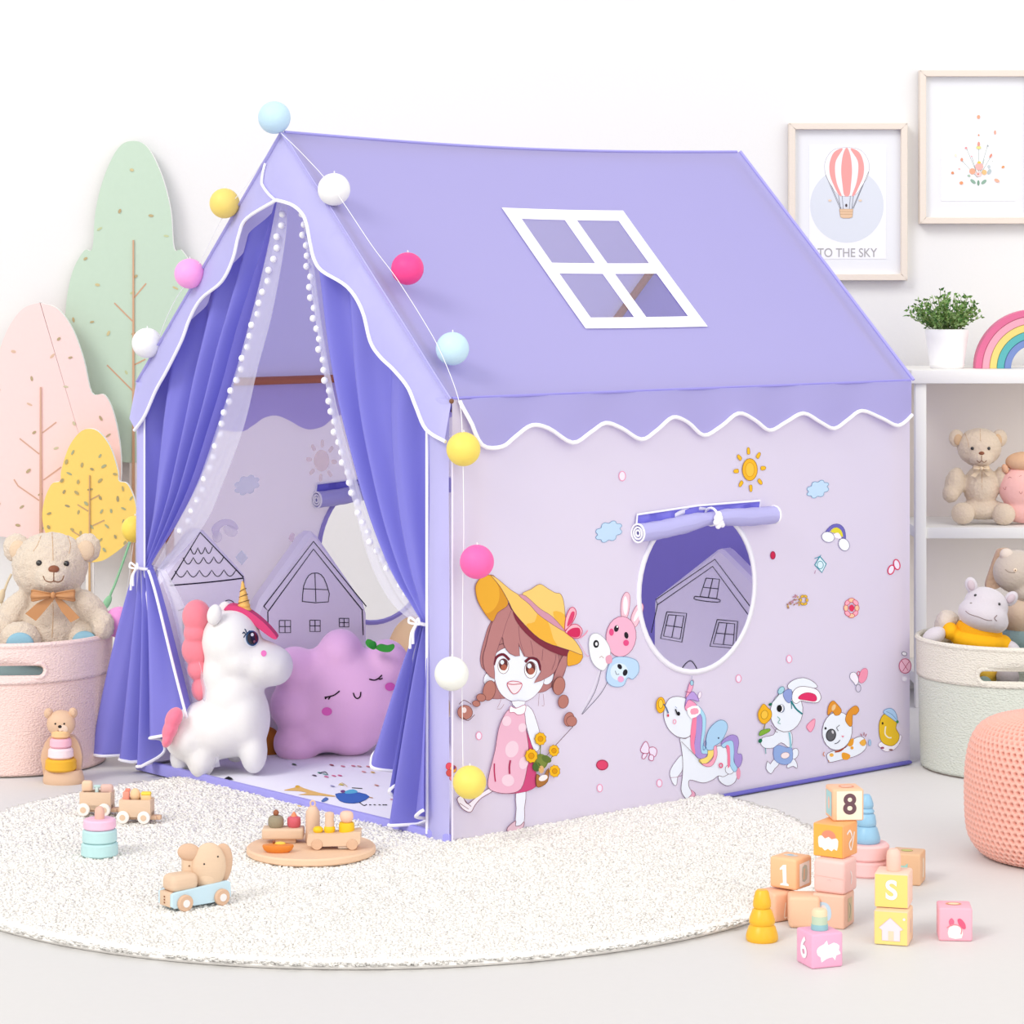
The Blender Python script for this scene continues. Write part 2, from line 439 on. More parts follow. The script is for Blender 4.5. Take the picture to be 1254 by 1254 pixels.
# side panels with round windows
WA, WZ, WR = .665, .444, .168
wc = [(WA+WR*.98*cos(2*pi*i/48), WZ+WR*sin(2*pi*i/48)) for i in range(48)]
sidep = {}
def wr(a, z, s=1): return .004*noise.noise(Vector((a*3, z*2, s*5.)))*min(1, 20*a*1, 20*(TL-a))
for nm, b0, sg in (('near', 0.0, 1), ('far', TWd, -1)):
    bm = BM(); out = dens([(0, 0.005), (TL, 0.005), (TL, TE), (0, TE)], 30)
    sheet(bm, out, lambda x, y: TW(x, b0, y), [wc], sp=.045)
    sp_ = obj('side_panel', bm, SIDE, tent, label='lilac side wall printed with a girl and animals' if nm == 'near' else 'inside of the far side wall', sharp=0); sidep[nm] = sp_
    bm = BM()
    for i in range(48):
        t0, t1 = 2*pi*i/48, 2*pi*(i+1)/48
        r0, r1 = WR-.003, WR+.008
        for bb in (b0-.0015*(1 if sg > 0 else -1),):
            add(bm, [TW(WA+r*cos(t), bb, WZ+r*sin(t)) for r, t in ((r0, t0), (r1, t0), (r1, t1), (r0, t1))], [(0, 1, 2, 3)])
    if nm == 'far':
        bm.free(); bm = BM()
        tube(bm, [TW(WA+(WR+.004)*cos(2*pi*i/48), b0-.004, WZ+(WR+.004)*sin(2*pi*i/48)) for i in range(48)], .006, 6, True)
        obj('window_trim', bm, M('#a49bd8', .6), sp_)
    else:
        bmesh.ops.remove_doubles(bm, verts=bm.verts, dist=1e-5)
        solid(obj('window_trim', bm, M('#efedf8', .6), sp_, sharp=0), .004)
# rolled-up window flap, near side
def flap(parent, b0, s, ctie=True):
    L0, R0 = onside(776, 652) , onside(938, 632)
    a0, z0, a1, z1 = L0[0]-.005, L0[1], R0[0]+.005, R0[1]
    z1 += .004
    bm = BM()
    def f(x, y):
        a = a0+(a1-a0)*x; z = z0+(z1-z0)*x; pinch = 1-.30*math.exp(-((x-.52)/.10)**2); th = 2*pi*y
        r = .0185*pinch; zc = z+.010*math.exp(-((x-.52)/.25)**2)
        return TW(a, b0-s*(.019+r*cos(th)), zc+r*sin(th)+.0012*sin(9*th+x*30))
    grid(bm, 40, 20, f)
    fl = obj('window_flap', bm, TRIM if s > 0 else M('#a8a0e0', .6, trans=.4), parent, sharp=0)
    for x in (0, 1):
        bm = BM(); a = a0+(a1-a0)*x; z = z0+(z1-z0)*x
        for r in (.0185, .012, .006):
            tube(bm, [TW(a+(.001 if x else -.001), b0-s*(.019+r*cos(2*pi*i/20)), z+r*sin(2*pi*i/20)) for i in range(20)], .0022, 6, True)
        o = obj('flap_hem', bm, WHT, parent); 
    # backing strip above the roll
    if s > 0:
        p = [onside(*q) for q in ((778, 630), (852, 619), (928, 613), (927, 634), (852, 640), (776, 652))]
        bm = BM(); sheet(bm, [tuple(x) for x in p], lambda x, y: TW(x, b0-s*(.004+.002*sin(x*90)), y), sp=.012)
        obj('flap_strip', bm, M('#7a75d8', .5, .4, 25), parent, sharp=0)
        bm = BM(); tube(bm, [TW(*(lambda a, z: (a, b0-s*.006, z))(*q)) for q in [p[5], p[0], p[1], p[2], p[3]]], .0022, 6)
        obj('strip_piping', bm, WHT, parent)
    c = onside(862, 632)
    bm = BM()
    tube(bm, [TW(c[0]+.002, b0-s*(.019+.019*cos(t)), c[1]+.018*sin(t)) for t in [2*pi*i/16 for i in range(16)]], .0028, 6, True)
    for dx, dz, r in ((0, -.002, .010), (.006, -.012, .008), (-.006, -.010, .007), (.001, .006, .007), (.011, -.016, .006), (-.001, -.018, .006)):
        ell(bm, TW(c[0]+dx, b0-s*.042, c[1]+dz), r, seg=10)
    obj('flap_tie', bm, WHT, parent, sharp=60)
flap(sidep['near'], 0.0, 1)
flap(sidep['far'], TWd, 1)
# back wall
bm = BM(); sheet(bm, dens([(0, 0.005), (TWd, 0.005), (TWd, TE), (TWd/2, TR-.01), (0, TE)], 20), lambda x, y: TW(TL, x, y), sp=.05)
obj('back_panel', bm, M('#8c82d8', .7, trans=.5), tent, sharp=0)
# floor mat
bm = BM(); box(bm, (0, 0, 0), (TL-.01, TWd-.01, .008), mat=Matrix.Translation(TW(TL/2, TWd/2, .018)) @ Matrix.Rotation(pi/2-YAW, 4, 'Z'), bev=.002)
mat_ = obj('floor_mat', bm, M('#eeecf8', .7, .25, 12), tent)
# base rails
for (p0, p1, h, nm, hx) in ((TW(-.006, .0, .012), TW(-.006, TWd, .012), .026, 'base_trim', '#a7a3ee'), (TW(0, -.003, .002), TW(TL, -.003, .002), .008, 'base_trim', '#6f6ac8')):
    bm = BM(); d = p1-p0; box(bm, (0, 0, 0), (d.length, .012, h), mat=Matrix.Translation((p0+p1)/2+Vector((0, 0, .004))) @ Matrix.Rotation(math.atan2(d.y, d.x), 4, 'Z'), bev=.004)
    obj(nm, bm, M(hx, .5, trans=.1), tent)
bm = BM(); tube(bm, [TW(.004, .07, .0235), TW(.004, TWd-.05, .0235)], .0016); obj('mat_edge', bm, M('#3a3a55', .6), tent)
# corner strips of the front
def strip(b0, b1, z1, nm='corner_strip'):
    bm = BM()
    def f(x, y):
        b = b0+(b1-b0)*x; return TW(-.008-.007*sin(pi*x)+.001*sin(y*14+x*3), b, .01+(z1-.01)*y)
    grid(bm, 10, 40, f)
    return obj(nm, bm, TRIM, tent, sharp=0)
cs = strip(-.001, .060, TE)
bm = BM(); tube(bm, [TW(-.011, .062, .02+(TE-.05)*i/20) for i in range(21)], .003); obj('piping', bm, WHT, cs)
bm = BM(); tube(bm, [TW(-.001, -.002, .01+(TE-.08)*i/20) for i in range(21)], .0022); obj('piping', bm, M('#e6e0f4', .6), cs)
cs2 = strip(TWd-.035, TWd+.001, TE)
bm = BM(); tube(bm, [TW(-.011, TWd-.036, .02+(TE-.03)*i/20) for i in range(21)], .0022); obj('piping', bm, WHT, cs2)
# scalloped gable trim
AT = -.022
inR = [(318.5, 202), (322, 225), (339.5, 245), (360.6, 251.6), (374.6, 267), (381.6, 299), (386, 317), (396, 332), (427, 351.6), (445, 380), (455, 418), (467, 437), (483.4, 453), (501, 474.5), (511.5, 499), (524, 526), (547, 541)]
inL = [(339.5, 245), (304, 267), (294, 288.5), (287, 316.6), (273, 344.6), (248, 365.7), (234, 390), (223.7, 418), (206, 453.5), (192, 478), (178, 509.6), (166, 527)]
def cvt(pts): return [onfront(*p, AT) for p in cr(pts, 5)]
gR = cvt(inR[2:]); gL = cvt(inL)
apex = (TWd/2, TR+.002)
eR = (-.004, TE); eL = (TWd+.006, TE)
def gfn(x, y): return TW(AT-.004*sin(x*30)*min(1, abs(y-TE-.2))+.018*max(0, min(1, 1-((TR-abs(x-TWd/2)*((TR-TE)/(TWd/2)))-y)/.06)), x, y)
ol = gR+[(-.004, onfront(547, 541, AT)[1]), eR]+[(eR[0]+(apex[0]-eR[0])*i/20, eR[1]+(apex[1]-eR[1])*i/20) for i in range(1, 21)]+[(apex[0]+(eL[0]-apex[0])*i/20, apex[1]+(eL[1]-apex[1])*i/20) for i in range(1, 21)]+[(TWd+.006, TE-.08), gL[-1]]+gL[::-1][1:-1]
bm = BM(); sheet(bm, ol, gfn, sp=.03)
gt = obj('gable_trim', bm, TRIM, tent, sharp=0)
bm = BM(); tube(bm, [gfn(*p)-Td*.003 for p in gR], .0038, 6); obj('piping', bm, WHT, gt)
bm = BM(); tube(bm, [gfn(*p)-Td*.003 for p in gL], .0038, 6); obj('piping', bm, WHT, gt)
gc = cvt([(319, 200), (319, 212), (322, 225), (330, 237), (340, 246)])
bm = BM(); tube(bm, [gfn(*p)-Td*.004 for p in gc], .003, 6); obj('piping', bm, WHT, gt)
# side valance
hem = [(565, 492), (573, 512), (588, 544.6), (613, 547), (630.7, 534.6), (650.8, 521), (671, 524.5), (698.6, 542), (721, 529.6), (741, 518), (761.5, 524.5), (784, 538), (801.6, 527), (821.7, 511), (841.8, 517), (862, 533), (882, 522), (902, 506), (922, 514), (942, 527), (962.5, 517), (982.5, 506), (1002.6, 517), (1020, 524.6), (1037.8, 514), (1055.4, 503), (1078, 512), (1098, 521), (1115.7, 508)]
hv = [onside(*p, -.012) for p in cr(hem, 4)]
hv[0] = (hv[0][0], TE-.004)
bm = BM()
def vfn(x, y): return TW(x, -.003-.010*min(1, (TE-y)/.05)-.003*sin(x*26), y)
def rim(x): return .0
ol = hv+[(TL+.004, TE)]+[(TL+.004-(TL+.004-hv[0][0])*i/30, TE) for i in range(1, 31)]
ol = [p for i, p in enumerate(ol) if i == 0 or math.dist(p, ol[i-1]) > 1e-4]
if math.dist(ol[0], ol[-1]) < .006: ol.pop()
sheet(bm, ol, vfn, sp=.03)
va = obj('valance', bm, ROOF, tent, sharp=0, label='scalloped roof edge with white piping over the printed side')
bm = BM(); tube(bm, [vfn(*p)-Te*.002 for p in hv], .0042, 6); obj('piping', bm, WHT, va)
bm = BM(); tube(bm, [TW(a/20*TL, -.001, TE+.001) for a in range(21)], .0028, 6); obj('eave_seam', bm, M('#9690dd', .5), va)
bm = BM(); ell(bm, TW(-.008, -.008, TE-.004), .005, seg=10); obj('snap_button', bm, M('#7a5238', .3), gt)
# valance seen inside on the far side
hi = [(-60, 515), (100, 500), (180, 508), (220, 520), (258, 524), (295, 529), (312, 521), (325, 512), (340, 509), (356, 515), (370, 523), (382, 526), (398, 522), (410, 512), (425, 508), (445, 515), (470, 522), (490, 510), (515, 505), (540, 516), (570, 505), (600, 512), (640, 503), (700, 508)]
hp = [onside(*p, TWd-.02) for p in cr(hi, 4)]; hp = [p for p in hp if .0 < p[0] < TL]
bm = BM(); sheet(bm, hp+[(TL-.01, TE-.01), (.005, TE-.01)], lambda x, y: TW(x, TWd-.014, y), sp=.04)
obj('valance', bm, M('#c6bdee', .6, trans=.4), tent, sharp=0, label='inner scalloped edge under the far pole')
# front curtains
def curtain(top, outer, inner, tieo, tiei, hem, npl, nm, sflip=1, a_top=.022, a_tie=-.004, a_hem=-.03, amp=.022):
    bo = [onfront(*p) for p in cr(outer, 6)]; bi = [onfront(*p) for p in cr(inner, 6)]
    hp_ = [onfront(*p, -.02) for p in cr(hem, 6)]
    def f(x, y):
        # x 0 outer..1 inner ; y 0 top..1 hem
        k = .55
        fold = sin(2*pi*npl*(x+.03*sin(7*x+3*y))+.6)
        fold = fold*.9+.12*sin(2*pi*npl*2.3*x+y*2)
        if y < k:
            t = y/k; o_ = samp(bo, t); i_ = samp(bi, t); b, z = o_[0]+(i_[0]-o_[0])*x, o_[1]+(i_[1]-o_[1])*x
            a = a_top+(a_tie-a_top)*t*t; A = amp*(.55+.8*sin(pi*min(1, t*1.05))-.35*t)
            if t > .9: A *= 1-.4*(t-.9)/.1
        else:
            t = (y-k)/(1-k); o_ = bo[-1]; i_ = bi[-1]; tb, tz = o_[0]+(i_[0]-o_[0])*x, o_[1]+(i_[1]-o_[1])*x
            h = samp(hp_, x); e = t**.8
            b = tb+(h[0]-tb)*e; z = tz+(h[1]-tz)*t; a = a_tie+(a_hem-a_tie)*t; A = amp*(.5+1.1*t)
        return TW(a-A*fold, b, max(z, .024 if a > -.01 else .03))
    bm = BM(); grid(bm, 150, 110, f)
    c = obj(nm, bm, CURT, tent, sharp=0)
    bm = BM(); tube(bm, [f(i/80, 1)+Vector((0, 0, -.001)) for i in range(81)], .0035, 6); obj('hem_tape', bm, WHT, c)
    bm = BM(); tube(bm, [f(1, .56+.44*i/30) for i in range(31)], .0032, 6); obj('edge_tape', bm, WHT, c)
    return c, f
cl, fl_ = curtain(None, [(174, 462), (175, 520), (176, 600), (175, 650), (173, 694)], [(334, 238), (322, 290), (308, 345), (293, 400), (276, 470), (258, 530), (238, 590), (215, 640), (195, 676), (186, 694)], None, None,
    [(128, 920), (140, 928), (155, 935), (162, 926), (172, 930), (183, 952), (192, 930), (196, 905), (218, 896), (236, 878)], 4, 'curtain')
cl['label'] = 'left purple curtain gathered with a white tie'
c2, fr_ = curtain(None, [(550, 486), (532, 560), (527, 640), (527, 700), (527, 762)], [(352, 232), (366, 270), (377, 330), (388, 400), (402, 470), (420, 540), (443, 620), (470, 690), (498, 738), (515, 762)], None, None,
    [(526, 990), (516, 998), (503, 1008), (493, 1014), (486, 1006), (487, 975), (489, 952), (476, 946), (462, 932), (457, 918)], 3.5, 'curtain', a_hem=-.012, a_tie=.004, amp=.020)
c2['label'] = 'right purple curtain gathered with a white tie'
SHEER = M('#efeefa', .6, trans=.3, alpha=.45)
def sheer(Lp, Rp, par, a0=.018, a1=.004):
    L = cr(Lp, 8); R = cr(Rp, 8); bm = BM()
    def f(x, y):
        p = samp(L, y); q = samp(R, y); b, z = onfront(p[0]+(q[0]-p[0])*x, p[1]+(q[1]-p[1])*x)
        return TW(a0+(a1-a0)*y+.004*sin(x*9+y*5), b, z)
    grid(bm, 10, 50, f); return obj('sheer_edge', bm, SHEER, par, sharp=0)
sheer([(332, 240), (320, 300), (300, 385), (283, 450), (262, 520), (240, 590), (214, 645), (188, 694)], [(343, 248), (341, 300), (328, 385), (312, 450), (296, 520), (270, 590), (245, 645), (196, 700)], cl)
sheer([(190, 696), (206, 745), (218, 800), (228, 850), (232, 900), (205, 948)], [(200, 698), (226, 745), (240, 800), (250, 850), (256, 900), (262, 940)], cl, .004, .012)
sheer([(360, 250), (369, 330), (380, 400), (392, 470), (408, 540), (430, 620), (452, 690), (480, 740), (514, 766)], [(366, 255), (377, 330), (388, 400), (402, 470), (420, 540), (443, 620), (470, 690), (498, 738), (518, 762)], c2)
sheer([(514, 766), (508, 790), (503, 815)], [(518, 766), (514, 800), (509, 830)], c2, .004, .0)
# pompoms
def pomp(line, n, par, a=.008):
    L = cr(line, 6); src = None
    for i in range(n):
        p = samp(L, i/(n-1)); b, z = onfront(*p)
        c = TW(a+.004*sin(i*2.3), b, z)
        if src is None:
            bm = BM(); ell(bm, c, .0072, seg=12)
            for v in bm.verts: v.co += (v.co-c)*.10*noise.noise(v.co*300)
            src = obj('pompom', bm, M('#f7f6fd', .8, .3, 300), par, sharp=0); c0 = c
        else:
            o = src.copy(); COL.objects.link(o); o.parent = par; RM[o] = RM[src]
            R_ = RM[par].to_3x3().inverted(); o.location = R_ @ (c-c0)
            o.rotation_euler = (0, 0, 0)
pomp([(340, 262), (331, 309), (318, 352), (301, 408), (287, 457), (273, 492), (260, 545), (245, 590), (232, 622), (216, 650)], 30, cl, .012)
pomp([(364, 262), (367, 290), (372, 330), (376, 370), (385, 420), (391, 455), (396, 480), (403, 520), (412, 555), (425, 600), (440, 645), (458, 680), (480, 710), (500, 738)], 40, c2, .012)
bm = BM(); b, z = onfront(462, 906); ell(bm, TW(.03, b, z), .011, seg=14); obj('pompom', bm, M('#f7f6fd', .8, .3, 300), c2)
def tie(u, v, par, a):
    b, z = onfront(u, v); bm = BM()
    tube(bm, [TW(a-.016*cos(t)*1.2, b+.017*sin(t), z+.004*sin(t)) for t in [2*pi*i/20 for i in range(20)]], .0035, 6, True)
    for s in (-1, 1):
        tube(bm, [Vector(p) for p in cr([TW(a-.022, b, z), TW(a-.03, b+s*.012, z+.010), TW(a-.03, b+s*.016, z), TW(a-.024, b, z-.002)], 5)], .0024, 6)
    tube(bm, [Vector(p) for p in cr([TW(a-.022, b, z), TW(a-.03, b+.008, z-.02), TW(a-.03, b+.013, z-.05)], 5)], .003, 6)
    tube(bm, [Vector(p) for p in cr([TW(a-.022, b, z), TW(a-.03, b+.003, z-.015), TW(a-.03, b+.004, z-.04)], 5)], .003, 6)
    obj('tie_cord', bm, WHT, par)
tie(180, 694, cl, -.004); tie(519, 762, c2, .006)
# ------------------------------------------------------------------ prints on the near side wall
near = SM(0.0)
DK = '#7a4a58'; SK = '#e8ecf9'; HR = '#b37c7c'; PK = '#e9a9c6'
A = Art(near)
# back braids and hair
A.frame(570, 690, 7.8375)
A.poly([(400,380),(240,560),(180,720),(140,890),(150,990),(200,1060),(200,1240),(300,1300),(700,1240),(800,1200),(930,1090),(965,890),(850,700),(600,500)], HR, 4, DK, .5)
A.ell(225,1110,55,75,SK,.3,DK,.5); A.ell(785,1085,55,80,SK,.3,DK,.5)
A.poly([(280,870),(262,1000),(275,1110),(320,1230),(400,1305),(500,1332),(600,1312),(690,1240),(750,1120),(725,900),(600,860),(520,800),(400,800)], SK, 4, DK, .5)
# eyes, brows, mouth
for (x, y, rx, ry) in ((358,985,52,72),(618,1020,58,80)):
    A.ell(x,y,rx,ry,'#ffffff',0,'#6b3a40',.6); A.ell(x,y-15,rx*.82,ry*.78,'#5e3235'); A.ell(x+5,y+12,rx*.55,ry*.42,'#a8604f'); A.ell(x-12,y-38,rx*.35,ry*.3,'#dfe9fb')
A.line([(262,975),(290,900),(355,872),(415,925)],3.2,'#6b2433'); A.line([(565,945),(620,905),(690,935),(718,1025)],3.4,'#6b2433')
A.line([(300,790),(355,770),(412,800)],.7,'#5a3a40'); A.line([(605,815),(660,810),(725,855)],.7,'#5a3a40')
A.poly([(393,1150),(450,1128),(532,1150),(512,1215),(460,1252),(418,1215)],'#eddfe6',4,'#c2566a',.9); A.line([(395,1152),(450,1160),(530,1152)],1.0,'#c2566a')
# fringe
A.poly([(400,380),(300,460),(235,600),(185,800),(160,900),(180,1030),(272,1108),(262,960),(290,850),(345,700),(360,780),(415,862),(512,886),(498,760),(555,890),(640,895),(700,930),(715,1040),(650,1145),(800,1080),(870,1000),(880,860),(700,640),(430,440)], HR, 2, DK, .5)
for l in ([(430,450),(380,580),(345,700)],[(500,600),(515,740),(560,885)],[(615,740),(630,800),(640,880)],[(735,820),(725,930)],[(860,870),(850,940),(820,1020)]): A.line(l,.4,DK)
A.poly([(930,880),(980,900),(955,1000),(925,1080),(925,1180),(860,1250),(820,1180),(850,1050)],HR,4,DK,.4)
# hat
A.poly([(225,108),(150,122),(95,190),(85,260),(120,390),(240,555),(300,470),(400,385),(335,225),(270,125)],'#d2932f',4,DK,.5)
A.poly([(215,115),(150,130),(98,200),(95,280),(130,390),(190,475),(260,440),(310,350),(310,240),(270,150)],'#e2a836',4)
A.poly([(450,450),(560,590),(700,720),(860,795),(985,825),(980,890),(850,860),(700,780),(560,660),(470,540)],'#7d3040',3)
A.poly([(985,828),(1112,870),(1085,950),(1010,978),(965,970)],'#e5a834',3,DK,.5)
A.poly([(530,300),(620,245),(702,197),(780,240),(850,280),(900,290),(930,360),(945,500),(940,650),(800,530),(650,430)],'#ecc975',3,DK,.5)
A.poly([(830,460),(940,490),(940,640),(870,580)],'#e8b445',3)
A.poly([(232,110),(300,150),(420,250),(515,310),(700,440),(930,640),(1040,740),(1114,872),(1000,835),(860,790),(700,720),(560,590),(450,460),(400,360),(320,220)],'#ecc36a',3,DK,.5)
A.poly([(570,590),(650,560),(690,470),(780,560),(830,720),(865,790),(700,718)],'#e9b040',3)
A.poly([(500,306),(565,310),(700,430),(820,508),(938,640),(905,635),(780,555),(680,480),(600,390)],'#cd93a8',3,DK,.4)
for pts in ([(940,620),(950,520),(990,430),(1030,425),(1050,480),(1010,570),(945,640)],[(945,650),(1000,590),(1060,585),(1108,640),(1080,710),(1020,712),(960,670)]):
    A.poly(pts,'#f0b3c3',3,'#c23a62',.9)
A.poly([(960,600),(1000,470),(1035,470),(1010,560)],'#d6456f',3); A.poly([(960,665),(1010,620),(1080,620),(1085,690),(1030,708)],'#cf2f5f',3)
A.line([(1085,715),(1130,680),(1160,640)],1.6,'#e59ab2'); A.line([(1060,730),(1100,800),(1150,885),(1175,880)],.8,'#d9a3c0')
# body
A.frame(540, 830, 6.27)
A.poly([(350,850),(385,868),(300,920),(250,975),(215,1030),(150,1000),(112,930),(150,905),(190,965),(240,930)],'#ece6f2',3,DK,.8)
A.line([(160,920),(190,960),(220,985)],.7,DK); A.line([(130,960),(200,1005)],.6,DK)
A.poly([(563,880),(640,868),(628,1000),(625,1110),(560,1135),(566,1000)],SK,2,DK,.6)
A.poly([(560,1095),(498,1148),(505,1188),(570,1182),(618,1145),(626,1100),(600,1128),(560,1135)],'#ddbccb',3,DK,.7)
A.poly([(640,210),(690,250),(730,360),(745,430),(745,540),(700,552),(650,400),(628,280)],SK,3,DK,.5)
A.poly([(530,178),(632,178),(612,225),(560,228)],SK,2,DK,.5)
A.poly([(625,260),(640,400),(690,540),(722,780),(715,832),(640,870),(520,887),(420,880),(520,860),(600,600)],'#cb4c7d',2,'#a83263',.5)
A.poly([(520,240),(478,275),(430,385),(400,560),(355,740),(350,840),(420,878),(520,884),(600,850),(640,730),(660,560),(640,400),(625,262),(580,280)],'#e7b4cb',3,DK,.6)
for (x,y,rx,ry) in ((530,545,50,65),(500,785,48,45),(610,380,30,35),(620,650,35,50),(490,330,35,40)): A.ell(x,y,rx,ry,'#eccfde',.3)
A.line([(395,655),(395,720),(403,795)],1.6,'#b8305f',3); A.line([(518,630),(510,680),(512,735)],2.2,'#a8345c',3)
A.poly([(518,215),(560,232),(632,205),(628,262),(600,280),(570,280),(545,262),(512,262)],'#f4f3fb',3,'#b54868',.6)
# braids
for (x,y,rx,ry) in ((355,95,48,78),(292,150,36,30),(255,195,30,24),(168,262,58,55),(890,60,45,70),(922,180,40,52),(965,315,38,55),(985,330,40,40)): A.ell(x,y,rx,ry,'#b3776d',.2,'#6a3a38',.6)
A.line([(120,200),(160,170),(215,200)],.8,'#6a3a38'); A.line([(150,300),(190,325),(240,280)],.8,'#6a3a38'); A.ell(160,245,18,22,'#e6d6d6')
for l in ([(430,130),(440,170),(415,225)],[(465,200),(440,235),(410,235)],[(735,120),(728,215)],[(765,120),(772,205),(755,210)]): A.line(l,.4,'#9a5a68')
# bouquet in a basket
A.line([(995,370),(860,515)],.7,'#5a3038'); A.line([(860,515),(700,700)],.5,'#5a3038')
A.poly([(715,735),(760,760),(805,690),(800,790),(740,835),(712,820)],'#a8713c',3,'#5b3622',.6); A.ell(765,765,36,22,'#f0e9ea',-.4)
A.ell(745,640,55,60,'#79873f'); A.ell(790,620,40,26,'#5f7335',.5); A.ell(715,680,32,36,'#4c6a34'); A.ell(750,700,20,30,'#d9ab72')
for l in ([(745,500),(740,600)],[(700,620),(740,690)],[(840,590),(770,690)]): A.line(l,1.0,'#6c7a2c')
for (x,y,r) in ((743,465,40),(672,595,44),(845,555,36),(850,712,38)):
    pts=[(x+(r*(1.0+.14*(i%2)))*cos(2*pi*i/18),y+(r*1.12*(1.0+.14*(i%2)))*sin(2*pi*i/18)) for i in range(18)]
    A.poly(pts,'#eeb521',0,'#7e5a10',.5); A.ell(x,y,r*.5,r*.52,'#d9960f',0,'#8d5f0c',.4)
A.done('printed_girl', sidep['near'])
# corner flower (partly behind the yellow ball)
A = Art(near).frame(540, 830, 6.27)
for (x,y,r,c) in ((60,680,26,'#e8556a'),(90,700,26,'#f0b04a'),(60,730,24,'#d85a5a'),(80,770,18,'#e58aa0'),(95,690,12,'#7c4a86')): A.ell(x,y,r,r*1.1,c,0,'#b33a4c',.5)
A.done('printed_flower', sidep['near'])
# three balloons and their strings
A = Art(near).frame(530, 640, 3.133)
A.line([(570,735),(620,650),(645,565)],.6,'#6a6a7a'); A.line([(572,735),(640,660),(672,605)],.6,'#4a4a5a'); A.line([(568,730),(610,640),(640,560)],.5,'#f4f4fb')
A.poly([(722,360),(722,300),(738,268),(754,280),(752,330),(742,365)],'#f0c3d2',4,'#b66880',.6); A.ell(737,318,9,36,'#f3eef8')
A.poly([(758,370),(775,325),(797,308),(806,325),(795,365),(775,400)],'#f0c3d2',4,'#b66880',.6); A.ell(782,352,7,30,'#f3eef8',.45)
A.ell(720,437,58,78,'#ecb2cc',.1,'#8b5366',.6)
A.ell(702,406,9,13,'#24202a',.2); A.ell(740,432,8,13,'#24202a',-.2); A.ell(683,420,9,14,'#e04f86'); A.ell(739,461,11,12,'#e04f86'); A.ell(705,399,3,4,'#ffffff')
A.poly([(668,560),(690,520),(735,515),(780,530),(788,570),(765,600),(745,595),(728,625),(690,628),(664,605)],'#b9d6f2',4,'#6d8fb5',.6)
A.ell(712,572,34,34,'#d7e8f8'); A.ell(735,575,9,13,'#24202a',.3); A.ell(714,552,8,11,'#24202a',-.6); A.line([(697,568),(702,582),(712,580)],.6,'#24202a'); A.ell(718,600,12,12,'#e8a7cf')
A.poly([(595,460),(605,430),(630,425),(660,450),(678,490),(672,530),(655,565),(632,560),(612,540),(600,510)],'#eceef2',4,'#a5a8b3',.6)
A.ell(623,465,11,15,'#1c1c22'); A.ell(624,465,5,7,'#e8e8ee'); A.line([(636,518),(644,512),(652,520)],.6,'#b58a8a'); A.poly([(660,515),(680,508),(684,535),(664,540)],'#e2a3ba',3)
A.done('printed_balloons', sidep['near'])
# unicorn
A = Art(near).frame(780, 810, 6.964)
W = '#e7edf8'; OLc = '#6e5560'
A.poly([(380,800),(320,860),(280,930),(280,985),(310,1050),(335,1050),(345,985),(385,920)],W,4,OLc,.5); A.line([(280,990),(340,985),(385,970)],.5,'#a76a86')
A.poly([(690,975),(710,1030),(770,1060),(830,1030),(855,960),(860,900),(750,860)],W,4,OLc,.6)
A.poly([(365,650),(372,720),(385,830),(385,960),(372,1090),(400,1155),(440,1178),(485,1155),(490,1120),(450,1090),(435,1040),(455,1010),(560,1035),(640,1010),(690,975),(740,980),(800,920),(770,760),(715,720),(640,740),(560,800),(480,760),(450,640)],W,4,OLc,.6)
A.poly([(425,1175),(485,1155),(488,1120),(455,1095),(462,1130)],'#e3a6c0',3,'#8c4b6b',.5)
A.poly([(250,345),(230,400),(225,480),(260,570),(320,630),(380,652),(440,640),(490,560),(500,430),(450,350),(400,310),(330,298),(280,312)],W,4,OLc,.6)
A.ell(860,955,18,50,'#e79ab4'); A.ell(785,920,38,40,W,0,OLc,.5)
A.poly([(715,705),(740,660),(800,625),(850,640),(862,700),(850,780),(885,790),(892,840),(870,895),(835,900),(820,820),(800,720)],'#a58fd2',4,'#6a5a92',.5)
A.poly([(715,712),(760,680),(810,680),(822,760),(820,850),(850,910),(825,940),(790,890),(780,790),(765,720),(735,735)],'#a9d2ee',4,'#6a7fa8',.5)
A.poly([(755,715),(782,725),(788,800),(788,880),(768,905),(765,800)],'#ef7f9f',3)
A.poly([(490,370),(540,400),(580,480),(575,600),(560,700),(600,770),(560,830),(520,790),(540,650),(520,480)],'#a9d8f0',4,'#5d7fa5',.4)
A.poly([(500,440),(545,470),(548,580),(535,700),(545,780),(590,790),(560,830),(500,810),(480,740),(495,600)],'#ab93d4',4,'#6a5a92',.4)
A.poly([(470,470),(500,465),(495,600),(482,700),(490,790),(455,740),(450,620)],'#f083a6',4)
A.poly([(520,840),(590,810),(600,755),(650,755),(640,810),(590,865),(545,870)],'#f3d978',3,'#8a6e4a',.4)
A.poly([(545,872),(600,865),(645,810),(645,715),(668,720),(675,800),(640,880),(590,895)],'#f1a8bf',3,'#b5506e',.5)
A.poly([(585,745),(585,640),(620,560),(690,502),(745,510),(765,560),(740,630),(700,690),(650,720),(640,750)],'#a9cfee',4,'#5d7f9c',.6); A.ell(687,652,7,8,'#3a4a66')
A.poly([(400,390),(410,330),(450,330),(500,370),(470,390),(420,420)],'#f59cc0',3,'#a14a78',.5); A.poly([(400,380),(420,290),(465,255),(500,290),(520,340),(470,325),(425,330)],'#b79bdc',4,'#6a4a92',.5)
A.poly([(405,310),(420,250),(440,180),(470,155),(472,200),(455,250)],'#f0a6c2',2,'#8c4b7b',.5); A.ell(458,182,14,22,'#9fcadd',0,'#55789a',.5); A.line([(400,255),(450,265)],.7,'#a14a78'); A.line([(458,120),(457,160)],.5,'#7a8fae')
A.ell(525,285,14,30,'#f3e6f2',.2,'#a58fb2',.5)
